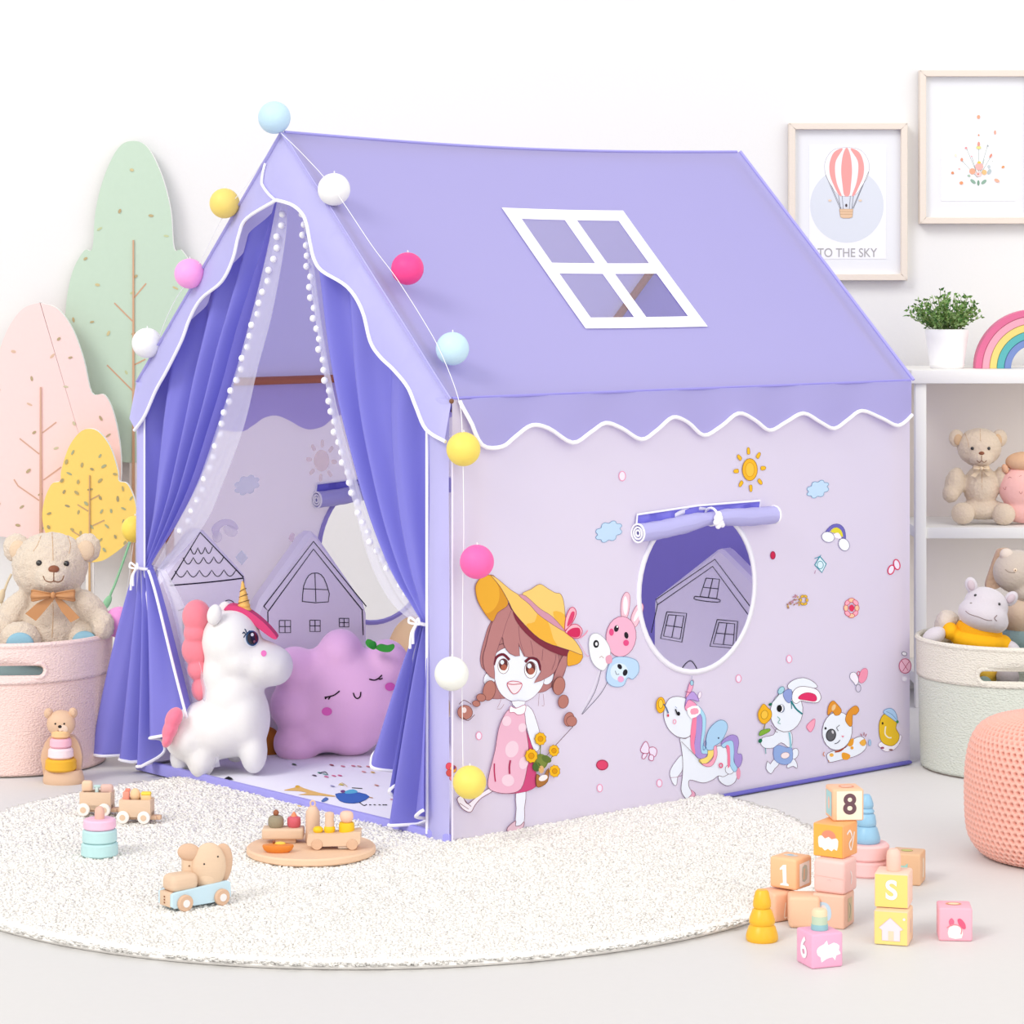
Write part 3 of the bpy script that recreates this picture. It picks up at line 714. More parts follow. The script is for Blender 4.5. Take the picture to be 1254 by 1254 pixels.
A.poly([(415,400),(510,375),(530,440),(450,485)],'#f6f7fc',2); A.poly([(448,405),(505,398),(512,440),(452,450)],'#f3a0b8',2)
A.line([(318,405),(335,450),(352,455)],1.5,'#1b1a22',3); A.ell(345,442,12,16,'#1b1a22',-.3); A.line([(315,380),(330,398)],.5,'#8aa0c8')
A.ell(310,512,12,18,None,0,'#ef8fae',.8); A.ell(705,885,14,18,None,0,'#e25b82',1.4)
A.ell(190,370,38,68,'#eeb424',.05,'#a8741a',.6); A.ell(190,360,20,38,'#f5cc4a',0,'#a8741a',.6); A.line([(215,360),(240,400),(255,440)],1.4,'#3f5a88'); A.ell(253,458,8,13,'#cf3a52')
A.ell(565,715,12,40,None,.2,'#4f6fae',.6)
A.line([(365,680),(440,755),(520,840),(545,880)],.5,OLc); A.line([(330,640),(395,656),(425,640)],.6,OLc)
A.done('printed_unicorn', sidep['near'])
# rabbit
A = Art(near).frame(910, 820, 6.27)
A.poly([(260,450),(230,500),(150,520),(130,560),(160,600),(230,600),(290,560),(350,600),(375,560),(360,470)],W,3,OLc,.5)
A.poly([(275,720),(235,685),(205,725),(185,700),(172,760),(210,800),(240,760)],W,2,OLc,.6)
A.poly([(370,690),(330,740),(345,755),(380,740),(410,758),(410,720),(385,680)],W,2,OLc,.6)
A.ell(392,645,28,42,W,.3,OLc,.5)
A.poly([(232,600),(280,580),(330,600),(370,600),(375,690),(340,725),(290,725),(235,690)],'#8fa9dc',2,'#5a6ea8',.5); A.ell(318,658,34,24,'#f3e2e4',-.2,'#8a6a7a',.4)
A.line([(350,480),(358,540),(362,600)],2.2,'#8fc6d6',3)
A.poly([(335,130),(380,80),(460,62),(530,90),(565,135),(480,150),(400,180)],W,4,OLc,.6)
A.ell(328,320,125,158,W,.15,OLc,.6)
A.poly([(370,230),(380,165),(430,130),(510,135),(570,160),(592,215),(565,252),(500,250),(440,240),(400,260)],'#f1f3fa',4,OLc,.6)
A.poly([(418,222),(440,190),(490,175),(545,190),(560,225),(540,243),(480,235)],'#dc3468',3,'#a02048',.4)
A.poly([(300,185),(325,155),(365,155),(368,215),(350,255),(318,235)],'#8e9ed6',3,'#55659a',.5)
A.line([(362,240),(400,300),(448,340)],2.0,'#1f7c84'); A.line([(362,240),(366,300)],1.0,'#1f7c84'); A.ell(285,158,20,32,'#a6d4e2',.6,'#2b6c80',.6); A.line([(270,190),(210,260)],.5,'#4a6a7a'); A.ell(202,266,14,11,'#1f6b4f',-.4)
A.ell(288,297,22,30,'#f8f8ff',0,'#4a5a7a',.5); A.ell(271,297,20,27,'#18181c'); A.line([(295,275),(305,300),(292,325)],.8,'#6a7a9a')
A.line([(255,360),(275,380),(260,405),(280,415)],.7,'#5da89a')
A.line([(205,425),(240,470),(258,480)],.5,OLc)
A.poly([(105,340),(125,290),(150,262),(180,290),(208,320),(205,370),(160,415),(120,395)],'#ecb125',4,'#9a6c14',.6); A.ell(155,345,26,34,'#f2c244',.2,'#9a6c14',.5)
A.line([(160,415),(150,455)],1.2,'#8a7a30'); A.poly([(112,500),(130,465),(195,452),(190,475),(130,505)],'#7fae3c',3,'#3f6a20',.5); A.ell(122,545,14,18,'#1f6b4f',.6); A.line([(162,600),(165,645)],.9,'#4f9a9a',0)
A.done('printed_rabbit', sidep['near'])
# dog
A = Art(near).frame(910, 820, 6.27)
OR = '#dd9232'
A.poly([(650,700),(640,650),(700,620),(780,600),(850,530),(910,515),(942,560),(935,610),(870,660),(760,690),(665,712)],W,4,OLc,.6)
A.poly([(890,560),(930,532),(938,570),(915,585)],'#e9b04a',2,OR,.5); A.poly([(795,570),(820,535),(845,530),(840,575),(815,590)],'#e59e33',3); A.poly([(755,640),(790,640),(820,660),(800,690),(760,685)],'#e59e33',3); A.ell(675,655,16,14,'#eab052'); A.ell(832,600,12,12,'#e59e33')
A.poly([(650,690),(665,715),(650,700)],'#d98a2a',0); A.line([(700,630),(745,620),(785,580)],2.2,'#a8452a',3)
A.ell(718,470,115,148,W,.12,OLc,.6)
A.poly([(645,350),(650,280),(685,238),(720,268),(750,310),(735,345),(700,350),(680,320)],OR,3,'#8a551c',.5); A.ell(690,290,14,26,'#e7c392',.4)
A.poly([(780,380),(795,330),(830,290),(865,278),(885,310),(860,345),(835,350),(832,420),(815,436),(790,410)],OR,4,'#8a551c',.5)
A.ell(669,502,36,46,'#5f5f66',.2,'#222228',1.0); A.ell(682,478,8,14,'#cfcfd6',-.3); A.ell(627,450,8,10,'#26262c')
A.line([(710,445),(735,425)],.7,'#4a4a55',0); A.line([(712,447),(725,470)],.7,'#4a4a55',0); A.line([(697,568),(720,560),(738,540)],.8,'#333340'); A.poly([(748,505),(770,508),(758,522)],'#e88aa0',0)
for l in ([(905,510),(895,490)],[(920,505),(922,480)],[(930,515),(940,492)]): A.line(l,.9,'#a0444c',0)
A.ell(966,560,9,24,'#a9c8e6',0,'#6a8fb8',.5); A.line([(615,630),(608,650),(618,665)],1.0,'#c9743a')
A.done('printed_dog', sidep['near'])
# chick
A = Art(near).frame(910, 820, 6.27)
A.poly([(1045,560),(1050,600),(1100,630),(1160,610),(1200,560),(1205,500)],'#f1ecf8',3,'#8c6f86',.4)
A.poly([(1040,460),(1045,400),(1075,345),(1130,340),(1175,400),(1170,450),(1195,500),(1185,550),(1140,585),(1080,570),(1050,530)],'#e3bb2e',4,'#8a6a1c',.6)
A.poly([(1075,330),(1090,305),(1130,297),(1165,325),(1182,385),(1172,400),(1130,370)],'#a8c9ec',3,'#5a7fae',.6); A.line([(1095,320),(1140,345),(1175,385)],.5,'#5a7fae'); A.ell(1180,400,10,12,'#4a8a5a'); A.ell(1067,412,7,10,'#3a2a1a'); A.line([(1090,435),(1085,490),(1110,520),(1135,522)],1.6,'#f3ecd6')
A.ell(1065,600,14,8,'#9a4a6a'); A.ell(1130,615,16,6,'#8a5a5a')
A.done('printed_chick', sidep['near'])
# small motifs
A = Art(near).frame(730, 520, 3.687)   # sun
for i in range(8):
    t = 2*pi*i/8-1.65; c_, s_ = cos(t), sin(t)
    A.poly([(691+x*c_*.82-y*s_*.82, 203+x*s_*1.12+y*c_*1.12) for x, y in ((62,-4),(66,-8),(84,-7),(90,0),(84,7),(66,8),(62,4))],'#edb92b',2,'#a07018',.5)
A.ell(691,203,34,50,'#edb32c',0,'#a07018',.7); A.ell(691,203,20,32,'#f0bf45',0,'#c98f1f',.5)
A.done('printed_sun', sidep['near'])
def cloud(A, x, y, r, f='#bcd6f1', o='#5f8fb0'):
    pts = []
    for i in range(24):
        t = 2*pi*i/24; k = 1+.10*(1 if i % 3 else -1)
        pts.append((x+r*k*cos(t)-.25*r*sin(t)*0, y+r*.75*k*sin(t)-.25*r*cos(t)))
    A.poly(pts, f, 3, o, .6)
A = Art(near); cloud(A, 745, 651, 15); A.done('printed_cloud', sidep['near'])
A = Art(near); cloud(A, 1001, 599, 12.5); A.done('printed_cloud', sidep['near'])
A = Art(near).frame(860, 530, 3.8)
A.poly([(572,460),(600,430),(635,425),(660,450),(665,495),(650,490),(640,450),(610,440),(585,462)],'#6d68b8',3,'#4a4490',.5); A.poly([(595,460),(620,440),(645,455),(652,485),(630,470)],'#dcd23c',3); A.poly([(605,475),(630,465),(645,490),(620,490)],'#f3eaf6',3)
A.ell(583,485,30,24,'#eff0fb',.3,'#6a6a8c',.6); A.ell(657,520,24,30,'#eff0fb',-.5,'#6a6a8c',.6)
A.done('printed_rainbow', sidep['near'])
A = Art(near).frame(860, 530, 3.8)
A.poly([(545,575),(575,610),(555,650),(522,615)],'#d4e8f2',0,'#2d8ca0',1.2); A.ell(547,615,14,18,None,0,'#2d8ca0',.8); A.line([(520,585),(545,575),(550,568)],.8,'#2d8ca0'); A.line([(525,640),(520,655)],.8,'#b88aa8',0)
A.done('printed_kite', sidep['near'])
A = Art(near).frame(860, 530, 3.8)
A.ell(877,637,14,22,'#e8e0f2',.35,'#cf3a62',1.4); A.ell(903,613,14,24,'#e8e0f2',-.25,'#cf3a62',1.4)
A.done('printed_bow', sidep['near'])
A = Art(near).frame(860, 530, 3.8)
for i in range(8):
    t = 2*pi*i/8; A.ell(692+26*cos(t), 815+36*sin(t), 10, 15, ['#ecc3a0','#f2a9bd'][i%2], t, '#c74a62', .7)
A.ell(692,815,12,16,'#d8355c')
A.done('printed_flower', sidep['near'])
A = Art(near).frame(860, 530, 3.8)
random.seed(3)
for i in range(26):
    t = random.random(); x = 392+t*60; y = 800-30*sin(t*2.4)+random.uniform(-22,30)
    A.ell(x, y, 3.6, 5.5, random.choice(['#c9a24a','#a37a5a','#b98a9a']), random.random()*3, n=8)
for i in range(6):
    t = 2*pi*i/6; A.ell(468+15*cos(t), 778+20*sin(t), 6, 9, '#e0b43c', t, '#8f6a2a', .5, 8)
A.done('printed_shooting_star', sidep['near'])
A = Art(near).frame(860, 530, 3.8)
A.poly([(705,1165),(685,1140),(690,1118),(708,1115),(722,1135),(725,1160),(712,1175)],'#eeeaf6',3,'#6a6a7a',.5); A.poly([(725,1150),(735,1110),(755,1095),(768,1108),(762,1145),(740,1165)],'#ea92ae',3,'#b5607e',.4); A.ell(724,1188,12,18,None,0,'#6a6a7a',.5); A.ell(725,1120,6,10,None,0,'#d0506e',.8)
A.done('printed_hearts', sidep['near'])
A = Art(near).frame(770, 800, 3.483)
for p in ([(70,375),(48,410),(58,425),(82,425),(85,400)],[(85,405),(105,400),(118,415),(110,440),(90,432)],[(60,428),(54,445),(64,450),(76,430)],[(88,432),(84,452),(100,458),(104,438)]): A.poly(p,'#e6dcf0',3,'#b0406e',.8)
A.done('printed_butterfly', sidep['near'])
A = Art(near).frame(770, 800, 3.483); A.poly([(757,310),(775,290),(792,280),(790,310),(775,335),(762,325)],'#f0a4bd',3,'#d05a82',.6); A.done('printed_fish', sidep['near'])
A = Art(near).frame(860, 530, 3.8); A.ell(942,1085,28,34,'#e7b8cf',0,'#b04a70',.9); A.line([(925,1060),(955,1105)],.7,'#b04a70'); A.line([(960,1065),(930,1110)],.7,'#b04a70'); A.ell(938,1028,12,9,'#e6e6f0',.3,'#55556a',.6); A.ell(938,1145,12,12,'#e9e4f4'); A.done('printed_candy', sidep['near'])
for x, y, rx, ry, c, o_ in ((737,936.7,7,6,'#d9486e','#a02c50'),(946,680,2.8,4.6,'#c7284e','#a02c50'),(761.5,583,4,5.8,'#e9e2f5','#e79ab8'),(586,901,3.4,4.8,'#e9e2f5','#e79ab8'),(734,965,3.2,4.6,'#e9e2f5','#e79ab8'),(904,831,3.2,4.6,'#e9e2f5','#e79ab8'),(966,807,3.2,4.6,'#e9e2f5','#e79ab8'),(807,959,3.2,4.6,'#e9e2f5','#e79ab8')):
    A = Art(near); A.ell(x,y,rx,ry,c,0,o_,1.1); A.done('printed_dot', sidep['near'])
# faint prints showing through on the inside of the far wall
far = SM(TWd-.002)
A = Art(far, .4).frame(280, 440, 4.823)
for i in range(8):
    t = 2*pi*i/8-1.5; c_, s_ = cos(t), sin(t)
    A.poly([(546+x*c_*.82-y*s_*.82, 598+x*s_*1.12+y*c_*1.12) for x, y in ((72,-4),(80,-10),(104,-9),(110,0),(104,9),(80,10),(72,4))],'#f6dcd2',2,'#e2bfae',.4)
A.ell(546,598,44,62,'#f6dcd2',0,'#e2bfae',.5)
A.done('printed_sun', sidep['far'])
A = Art(far, .4); cloud(A, 302, 594, 14, '#d9e6fb', '#c3d8f2'); A.done('printed_cloud', sidep['far'])
A = Art(far, .4).frame(200, 640, 3.483)
A.poly([(205,30),(225,0),(265,-15),(300,-5),(318,25),(300,30),(270,10),(240,25),(225,70)],'#d8d0f2',3,'#b8aee0',.5); A.ell(285,35,30,22,'#f0eef8',.4,'#cfc8e8',.5); A.ell(228,60,20,24,'#f0eef8',0,'#cfc8e8',.5)
A.done('printed_rainbow', sidep['far'])
A = Art(far, .4).frame(200, 640, 3.483); A.poly([(333,120),(358,150),(333,180),(308,148)],'#cfe0f4',0,'#b7d2ee',.8); A.done('printed_kite', sidep['far'])
A = Art(far, .4).frame(280, 440, 4.823); A.poly([(352,1060),(368,1025),(388,1035),(375,1080)],'#eccbe2',2); A.done('printed_petal', sidep['far'])
# prints on the floor mat
def matfn(u, v, k=0):
    z = .0226+.00005*k; return FL(u, v, z)
A = Art(matfn).frame(330, 900, 5.452)
A.poly([(95,368),(170,350),(195,340),(230,355),(330,385),(435,405),(425,412),(340,405),(270,402),(190,398),(250,388),(200,375),(130,372)],'#e9bd72',2); A.ell(187,345,16,9,'#e2b23a')
A.done('printed_bird', mat_); A = Art(matfn).frame(330, 900, 5.452)
A.poly([(440,395),(500,388),(600,385),(668,412),(600,450),(530,455),(470,440)],'#3f6cc0',2,'#2f4f94',.5); A.poly([(505,375),(560,362),(590,380),(560,390),(510,392)],'#5fb6da',2); A.ell(490,376,16,9,'#7a4a86'); A.line([(550,352),(620,357)],.8,'#3a3a2a'); A.line([(665,415),(690,420)],.8,'#c8903a')
A.done('printed_boat', mat_); A = Art(matfn).frame(330, 900, 5.452)
A.poly([(345,440),(375,415),(395,430),(360,448)],'#5a7ab8',2); A.line([(600,450),(630,470),(650,462)],.9,'#222226')
for x in (672,702,735,762,778): A.ell(x,466,8,3,'#222226')
for x, y, c in ((300,270,'#5a4a5a'),(335,252,'#6aa89a'),(370,262,'#8ab6b0'),(380,278,'#d86a96'),(430,272,'#e07aa0'),(470,270,'#d86a96'),(415,200,'#9a4a5a'),(490,208,'#d88aa0'),(560,206,'#d88aa0'),(600,208,'#c9a0a0'),(660,210,'#d8888a'),(630,245,'#e0a0a0'),(690,248,'#e6c07a'),(715,335,'#d8a090'),(820,430,'#d8a0b8'),(840,422,'#e0b0c0'),(165,195,'#3a5a3a'),(480,330,'#e2cf6a'),(420,340,'#a8a8c8'),(200,475,'#e6c47a')):
    A.ell(x,y,16,4.5,c,.2)
A.line([(330,255),(370,245),(390,265)],.8,'#2a3a3a'); A.line([(460,335),(485,320),(520,345)],.6,'#d8b84a')
A.frame(120,840,5.225); A.poly([(800,600),(835,578),(865,598),(830,596)],'#1d1d22',2)
o = A.done('printed_speckles', mat_); o['kind'] = 'stuff'
# ------------------------------------------------------------------ string of coloured balls
gar = thing('ball_garland', 'string of pastel and pink cotton balls draped along the tent gable', 'garland', TW(0, TWd/2, TR))
STR = M('#f2f2f4', .6)
def gp(u, v, Y): return P(u, v, Y)
bd = [(336,144,5.545,'#bfdcee','light blue ball at the roof peak'),(409,232,5.42,'#eeeeee','white ball on the right gable'),(499,329,5.30,'#f2468f','hot pink ball on the right gable'),(554,427,5.19,'#c3e0ef','light blue ball low on the right gable'),
      (567.5,550,5.10,'#eed665','yellow ball at the front corner'),(584,688,5.08,'#f766ac','pink ball on the printed side'),(553,825,5.09,'#eceee9','white ball by the corner'),(575,958,5.08,'#eed868','lowest yellow ball'),
      (275,249,5.66,'#ecd272','yellow ball left of the roof'),(232,335,5.76,'#f7a3df','pink ball left of the roof'),(180,420,5.90,'#eeeef0','white ball left of the roof'),(165,648,6.04,'#f7d75e','yellow ball behind the left curtain'),(146,762,6.04,'#f3a0de','pink ball beside the left curtain')]
rs = [20,20,20,20.5,21,21,21,20.5,18.5,18.5,18.5,16.5,19]
for (u, v, Y, c, lb), r in zip(bd, rs):
    bm = BM(); ell(bm, P(u, v, Y), r*Y/F, seg=32)
    obj('ball', bm, M(c, .5, .15, 120, sss=.15), gar, label=lb)
    bm = BM(); p = P(u, v, Y); q = p+Vector((.0, 0, r*Y/F)); tube(bm, [q-Vector((0,0,.003)), q+Vector((.001, 0, .002)), q+Vector((0, 0, .004))], .0012, 6)
    obj('knot', bm, STR, gar)
bm = BM()
tube(bm, [gp(*p) for p in cr([(344,163,5.535),(372,190,5.44),(409,232,5.40),(455,300,5.33),(485,340,5.27),(520,395,5.19),(540,432,5.16),(561,487,5.105),(566,530,5.095),(568,640,5.09),(567,700,5.09),(566,800,5.10),(566,860,5.10),(567,940,5.09)], 6)], .0007, 5)
tube(bm, [gp(*p) for p in cr([(344,163,5.56),(310,215,5.62),(275,262,5.66),(240,330,5.76),(212,372,5.83),(190,430,5.90),(172,520,5.98),(166,640,6.04),(150,760,6.04)], 6)], .0007, 5)
obj('string', bm, STR, gar)
# ------------------------------------------------------------------ house-shaped cushions
HC_ = M('#f7f1fc', .75, .15, 30); INK = '#2c2838'
def house(pts, plane, b0, depth, label, art, side):
    if plane == 'side':
        ol = [onside(*p, b0) for p in pts]; fn = lambda x, y, d: TW(x, b0+d, y); af = lambda u, v, k=0: (lambda q: TW(q[0], b0-.0006-.0003*k, q[1]))(onside(u, v, b0))
    else:
        ol = pts; fn = lambda x, y, d: TW(b0+d, x, y); af = lambda u, v, k=0: (lambda q: TW(b0-.0006-.0003*k, q[0], q[1]))(onfront(u, v, b0))
    cx = sum(p[0] for p in ol)/len(ol)
    base = fn(cx, .024, depth/2)
    t = thing('house_cushion', label, 'cushion', base, group='house-shaped cushions inside the tent')
    bm = BM(); prism(bm, ol, fn, depth, bev=.008); obj('cushion_body', bm, HC_, t)
    A = Art(af); art(A); A.done('printed_lines', t)
def bot(u, b0, pl='side'):
    pass
def zfix(pts, b0):   # last/first points to the mat
    return pts
def art1(A):
    A.line([(208,713),(245,652),(298,707)],1.6,INK,0); A.line([(208,717),(255,713),(298,708)],1.6,INK)
    for y0, x0, x1, n in ((671,233,260,3),(683,224,274,4),(699,214,289,5)):
        pts=[]; m=8*n
        for i in range(m+1):
            t=i/m; pts.append((x0+(x1-x0)*t, y0+8*abs(sin(pi*n*t))-1.5*t))
        A.line(pts,1.0,INK,0)
    A.line([(218,748),(228,744)],1.0,INK,0); A.line([(224,750),(224,775)],1.0,INK,0)
    A.line([(275,740),(276,736),(281,735),(286,738),(286,744)],1.0,INK)
    A.line([(298,708),(299,740),(300,800)],1.0,INK,0)
def art2(A):
    A.frame(200, 640, 3.483)
    A.line([(428,357),(640,80),(865,357),(850,375),(640,113),(447,378),(428,357)],1.4,INK,0)
    A.line([(445,378),(446,440)],1.2,INK,0); A.line([(848,376),(852,480)],1.2,INK,0)
    A.line([(592,338),(598,270),(620,225),(645,215),(672,222),(695,262),(703,338),(592,336)],1.0,INK,2); A.line([(646,216),(650,338)],.9,INK,0); A.line([(596,282),(700,286)],.9,INK,0)
    for (x, y, w_, h_) in ((518,443,24,26),(646,440,22,24),(770,426,20,18)):
        A.line([(x-w_,y-h_),(x+w_,y-h_),(x+w_,y+h_),(x-w_,y+h_),(x-w_,y-h_)],1.0,INK,0); A.line([(x,y-h_),(x,y+h_)],.9,INK,0); A.line([(x-w_,y),(x+w_,y)],.9,INK,0)
def art3(A):
    A.frame(730, 520, 3.687)
    A.line([(250,940),(278,812),(270,790),(537,608),(700,826)],1.0,INK,0); A.line([(275,815),(527,640),(690,862)],1.0,INK,0)
    def win(q, n=2):
        A.line(q+[q[0]],1.0,INK,0); (a,b,c,d)=q
        mid=lambda p,r,t=.5:(p[0]+(r[0]-p[0])*t,p[1]+(r[1]-p[1])*t)
        A.line([mid(a,b),mid(d,c)],.9,INK,0); A.line([mid(a,d),mid(b,c)],.9,INK,0)
    win([(497,693),(558,698),(545,785),(470,775)]); A.line([(447,775),(450,790),(548,802),(552,788),(447,775)],1.0,INK,3)
    for q in ([(320,845),(410,852),(388,982),(292,965)],[(548,880),(640,888),(630,1010),(515,1000)]):
        c=(sum(p[0] for p in q)/4,sum(p[1] for p in q)/4); A.line(q+[q[0]],1.0,INK,0); win([(c[0]+(p[0]-c[0])*.78,c[1]+(p[1]-c[1])*.8) for p in q])
    A.line([(380,1120),(400,1085),(428,1066),(450,1090),(465,1125)],1.0,INK)
b1 = TWd-.07
def sidepts(pts):
    return pts
def house_side(top, label, art):
    ol = [onside(*p, b1) for p in top]; ol = [(ol[0][0], .024)]+ol+[(ol[-1][0], .024)]
    fn = lambda x, y, d: TW(x, b1+d, y); af = lambda u, v, k=0: (lambda q: TW(q[0], b1-.0006-.00006*k, q[1]))(onside(u, v, b1))
    t = thing('house_cushion', label, 'cushion', fn((ol[0][0]+ol[-1][0])/2, .024, .02), group='house-shaped cushions inside the tent')
    bm = BM(); prism(bm, ol, fn, .045, bev=.010); obj('cushion_body', bm, HC_, t); A = Art(af); art(A); A.done('printed_lines', t)
house_side([(186,728),(190,716),(238,652),(246,647),(252,650),(301,703),(304,712)], 'lilac house cushion with scalloped roof tiles drawn on, behind the unicorn', art1)
house_side([(314,752),(320,735),(376,656),(384,651),(391,657),(447,738),(451,752)], 'lilac house cushion with arched attic window drawn on, behind the pink cloud plush', art2)
a3 = TL-.08
s0 = onfront(801, 733, a3); s1 = onfront(881, 672, a3); sR = (2*s1[0]-s0[0], s0[1])
ol = [(s0[0]+.005, .024), (s0[0]+.004, s0[1]-.02), s0, (s1[0]+.012, s1[1]-.004), s1, (s1[0]-.012, s1[1]-.004), sR, (sR[0]-.004, sR[1]-.02), (sR[0]-.005, .024)]
fn = lambda x, y, d: TW(a3+d, x, y); af = lambda u, v, k=0: (lambda q: TW(a3-.0006-.00006*k, q[0], q[1]))(onfront(u, v, a3))
t = thing('house_cushion', 'lilac house cushion with three drawn windows, seen through the round tent window', 'cushion', fn(s1[0], .024, .02), group='house-shaped cushions inside the tent')
bm = BM(); prism(bm, ol, fn, .045, bev=.008); obj('cushion_body', bm, HC_, t); A = Art(af); art3(A); A.done('printed_lines', t)
# ------------------------------------------------------------------ soft toys
def EL(bm, u, v, ru, rv, Y, ry, rot=0, mi=0, Y0=None, seg=24, dy=0):
    """ellipsoid drawn at (u,v) with half sizes in picture units at distance Y; ry in metres; rot in degrees clockwise"""
    Y = Y+dy; s = Y/F; ell(bm, P(u, v, Y), (ru*s, ry, rv*s), (0, radians(rot), 0), seg, mi)
PL_W = M('#ebe9e7', .85, .12, 200, sheen=.3)
uni = thing('unicorn_plush', 'white unicorn plush with pink mane and tail at the tent entrance', 'soft toy', FL(265, 950, .023)+Vector((0, .03, 0)))
UY = 5.81
def c5(x, y): return (200+x/3.483, 640+y/3.483)
bm = BM()
for (x, y, rx, ry, d, dy, rot) in ((250,870,195,135,.092,0,-6),(345,830,112,160,.090,0,-4),(115,905,112,112,.088,0,0),(300,730,128,150,.080,0,10),(290,505,128,142,.082,0,0),(330,580,140,100,.082,0,8),(420,600,125,98,.078,0,14),(475,612,80,84,.068,0,0),(250,640,85,120,.07,0,0),(190,850,150,100,.085,0,-14),
    (163,995,66,98,.046,-.034,0),(386,975,60,98,.046,-.034,0),(85,1000,58,76,.042,.045,0),(310,965,48,62,.036,.045,0)):
    u, v = c5(x, y); EL(bm, u, v, rx/3.483, ry/3.483, UY, d, rot, dy=dy)
ub = blob('body', bm, PL_W, uni, .005, 26)
ubv = bvh(ub)
bm = BM(); u, v = c5(218, 393); EL(bm, u, v, 9, 13, UY, .012, 12, dy=-.06); obj('ear', bm, PL_W, uni); bm = BM(); EL(bm, *c5(262, 374), 9, 11, UY, .012, 12, dy=.03); obj('ear', bm, PL_W, uni)
bm = BM()
for (x, y, rx, ry, rot) in ((142,400,62,72,0),(138,470,52,50,0),(140,545,62,70,-15),(150,625,48,50,-10),(165,705,45,56,10)):
    EL(bm, *c5(x, y), rx/3.483, ry/3.483, UY, .034, rot)
blob('mane', bm, M('#f08492', .75, .5, 40, sheen=.4), uni, .003, 4)
bm = BM(); 
for (x, y, rx, ry, rot) in ((45,835,36,50,25),(30,880,32,55,20),(18,925,22,36,20)): EL(bm, *c5(x, y), rx/3.483, ry/3.483, UY, .026, rot, dy=-.085)
blob('tail', bm, M('#f57f97', .75, .6, 50, sheen=.4), uni, .003, 4)
bm = BM()
pts = [c5(*p) for p in ((262,368),(290,348),(345,362),(400,395),(450,440),(487,486),(470,490),(420,455),(360,405),(310,372))]
prism(bm, cr(pts, 4, True), lambda x, y, d: P(x, y, UY)+Vector((0, d-.02, 0)), .045, bev=.004)
obj('forelock', bm, M('#dc4a7c', .7, .2, 60), uni)
bm = BM(); tip = P(*c5(338, 250), UY); b0 = P(*c5(345, 375), UY)
n = 26; tube(bm, [b0+(tip-b0)*i/n for i in range(n+1)], [(.0135*(1-i/n)+.002)*(1+.06*sin(i*1.7)) for i in range(n+1)], 16)
obj('horn', bm, M('#eebb62', .45, .2, 40), uni)
bm = BM()
for k in range(3):
    c = b0+(tip-b0)*(.30+.2*k); r = .0135*(1-(.30+.2*k))+.0028
    tube(bm, [c+Vector((r*cos(t), r*sin(t), .004*cos(t+.4))) for t in [2*pi*i/16 for i in range(16)]], .0007, 5, True)
obj('horn_thread', bm, M('#5a4030', .6), uni)
u, v = c5(375, 493)
def oval(x, y, rx, ry, m, nm, off, rot=0, lb=None):
    patch(nm, ubv, [c5(x+rx*cos(t)*cos(rot)-ry*sin(t)*sin(rot), y+rx*cos(t)*sin(rot)+ry*sin(t)*cos(rot)) for t in [2*pi*i/16 for i in range(16)]], m, uni, off, 2, lb)
oval(375, 494, 31, 37, M('#eef3fa', .4), 'eye', .0008, -.15, 'pale rim of the eye')
oval(377, 494, 27, 33, M('#2c5b86', .15, coat=1), 'eye', .0016, -.15, 'blue iris of the eye')
oval(377, 494, 22, 28, M('#15131c', .1, coat=1), 'pupil', .0022, -.15)
oval(375, 479, 6, 7, M('#ffffff', .2), 'eye_glint', .0028); oval(384, 508, 5, 6, M('#8f5a68', .2), 'eye_glint', .0028)
bm = BM(); 
for q in ([(x_, y_) for x_, y_ in (c5(350,475), c5(343,468), c5(338,474))], [c5(354,470), c5(350,458), c5(346,455)], [c5(342,490), c5(352,476), c5(368,462)]): thread(bm, ubv, q, .0014, 4)
obj('eyelash', bm, M('#1d3556', .5), uni)
patch('cheek', ubv, [c5(428+12*cos(t), 559+13*sin(t)) for t in [2*pi*i/10 for i in range(10)]], M('#f07fc0', .8), uni, .0012, 3)
# pink cloud plush
cld = thing('cloud_plush', 'pink star-shaped cloud plush with sleeping face and green leaf', 'soft toy', FL(385, 932, .023)+Vector((0, .06, 0)))
CY = 6.03
bm = BM()
for (x, y, rx, ry, d) in ((740,750,262,232,.085),(755,560,100,110,.07),(560,620,95,95,.065),(950,600,100,105,.065),(930,760,100,120,.07),(560,780,110,110,.07),(570,940,105,88,.065),(660,880,120,100,.07),(800,890,125,108,.07),(880,850,95,95,.065)):
    EL(bm, *c5(x, y), rx/3.483, ry/3.483, CY, d, dy=(x-740)/3.483*.0018*.2)
cb = blob('body', bm, M('#ecbbe3', .85, .12, 150, sheen=.4), cld, .006, 30)
cbv = bvh(cb); S_ = M('#2b1c28', .6)
for q in ([[c5(688,745),c5(708,742),c5(730,735),c5(752,718)],[c5(712,742),c5(704,754)],[c5(698,744),c5(690,752)]], [[c5(878,668),c5(900,672),c5(918,664),c5(932,650)],[c5(915,665),c5(924,668),c5(934,664)]]):
    bm = BM()
    for p in q: thread(bm, cbv, p, .0016, 5)
    obj('closed_eye', bm, S_, cld)
bm = BM(); thread(bm, cbv, [c5(810,726),c5(816,742),c5(827,750),c5(839,742),c5(842,722)], .0016, 5); obj('mouth', bm, S_, cld)
for cx_, cy_ in ((698,805),(966,700)): patch('cheek', cbv, [c5(cx_+22*cos(t), cy_+18*sin(t)) for t in [2*pi*i/10 for i in range(10)]], M('#e268bd', .8), cld, .0014, 3)
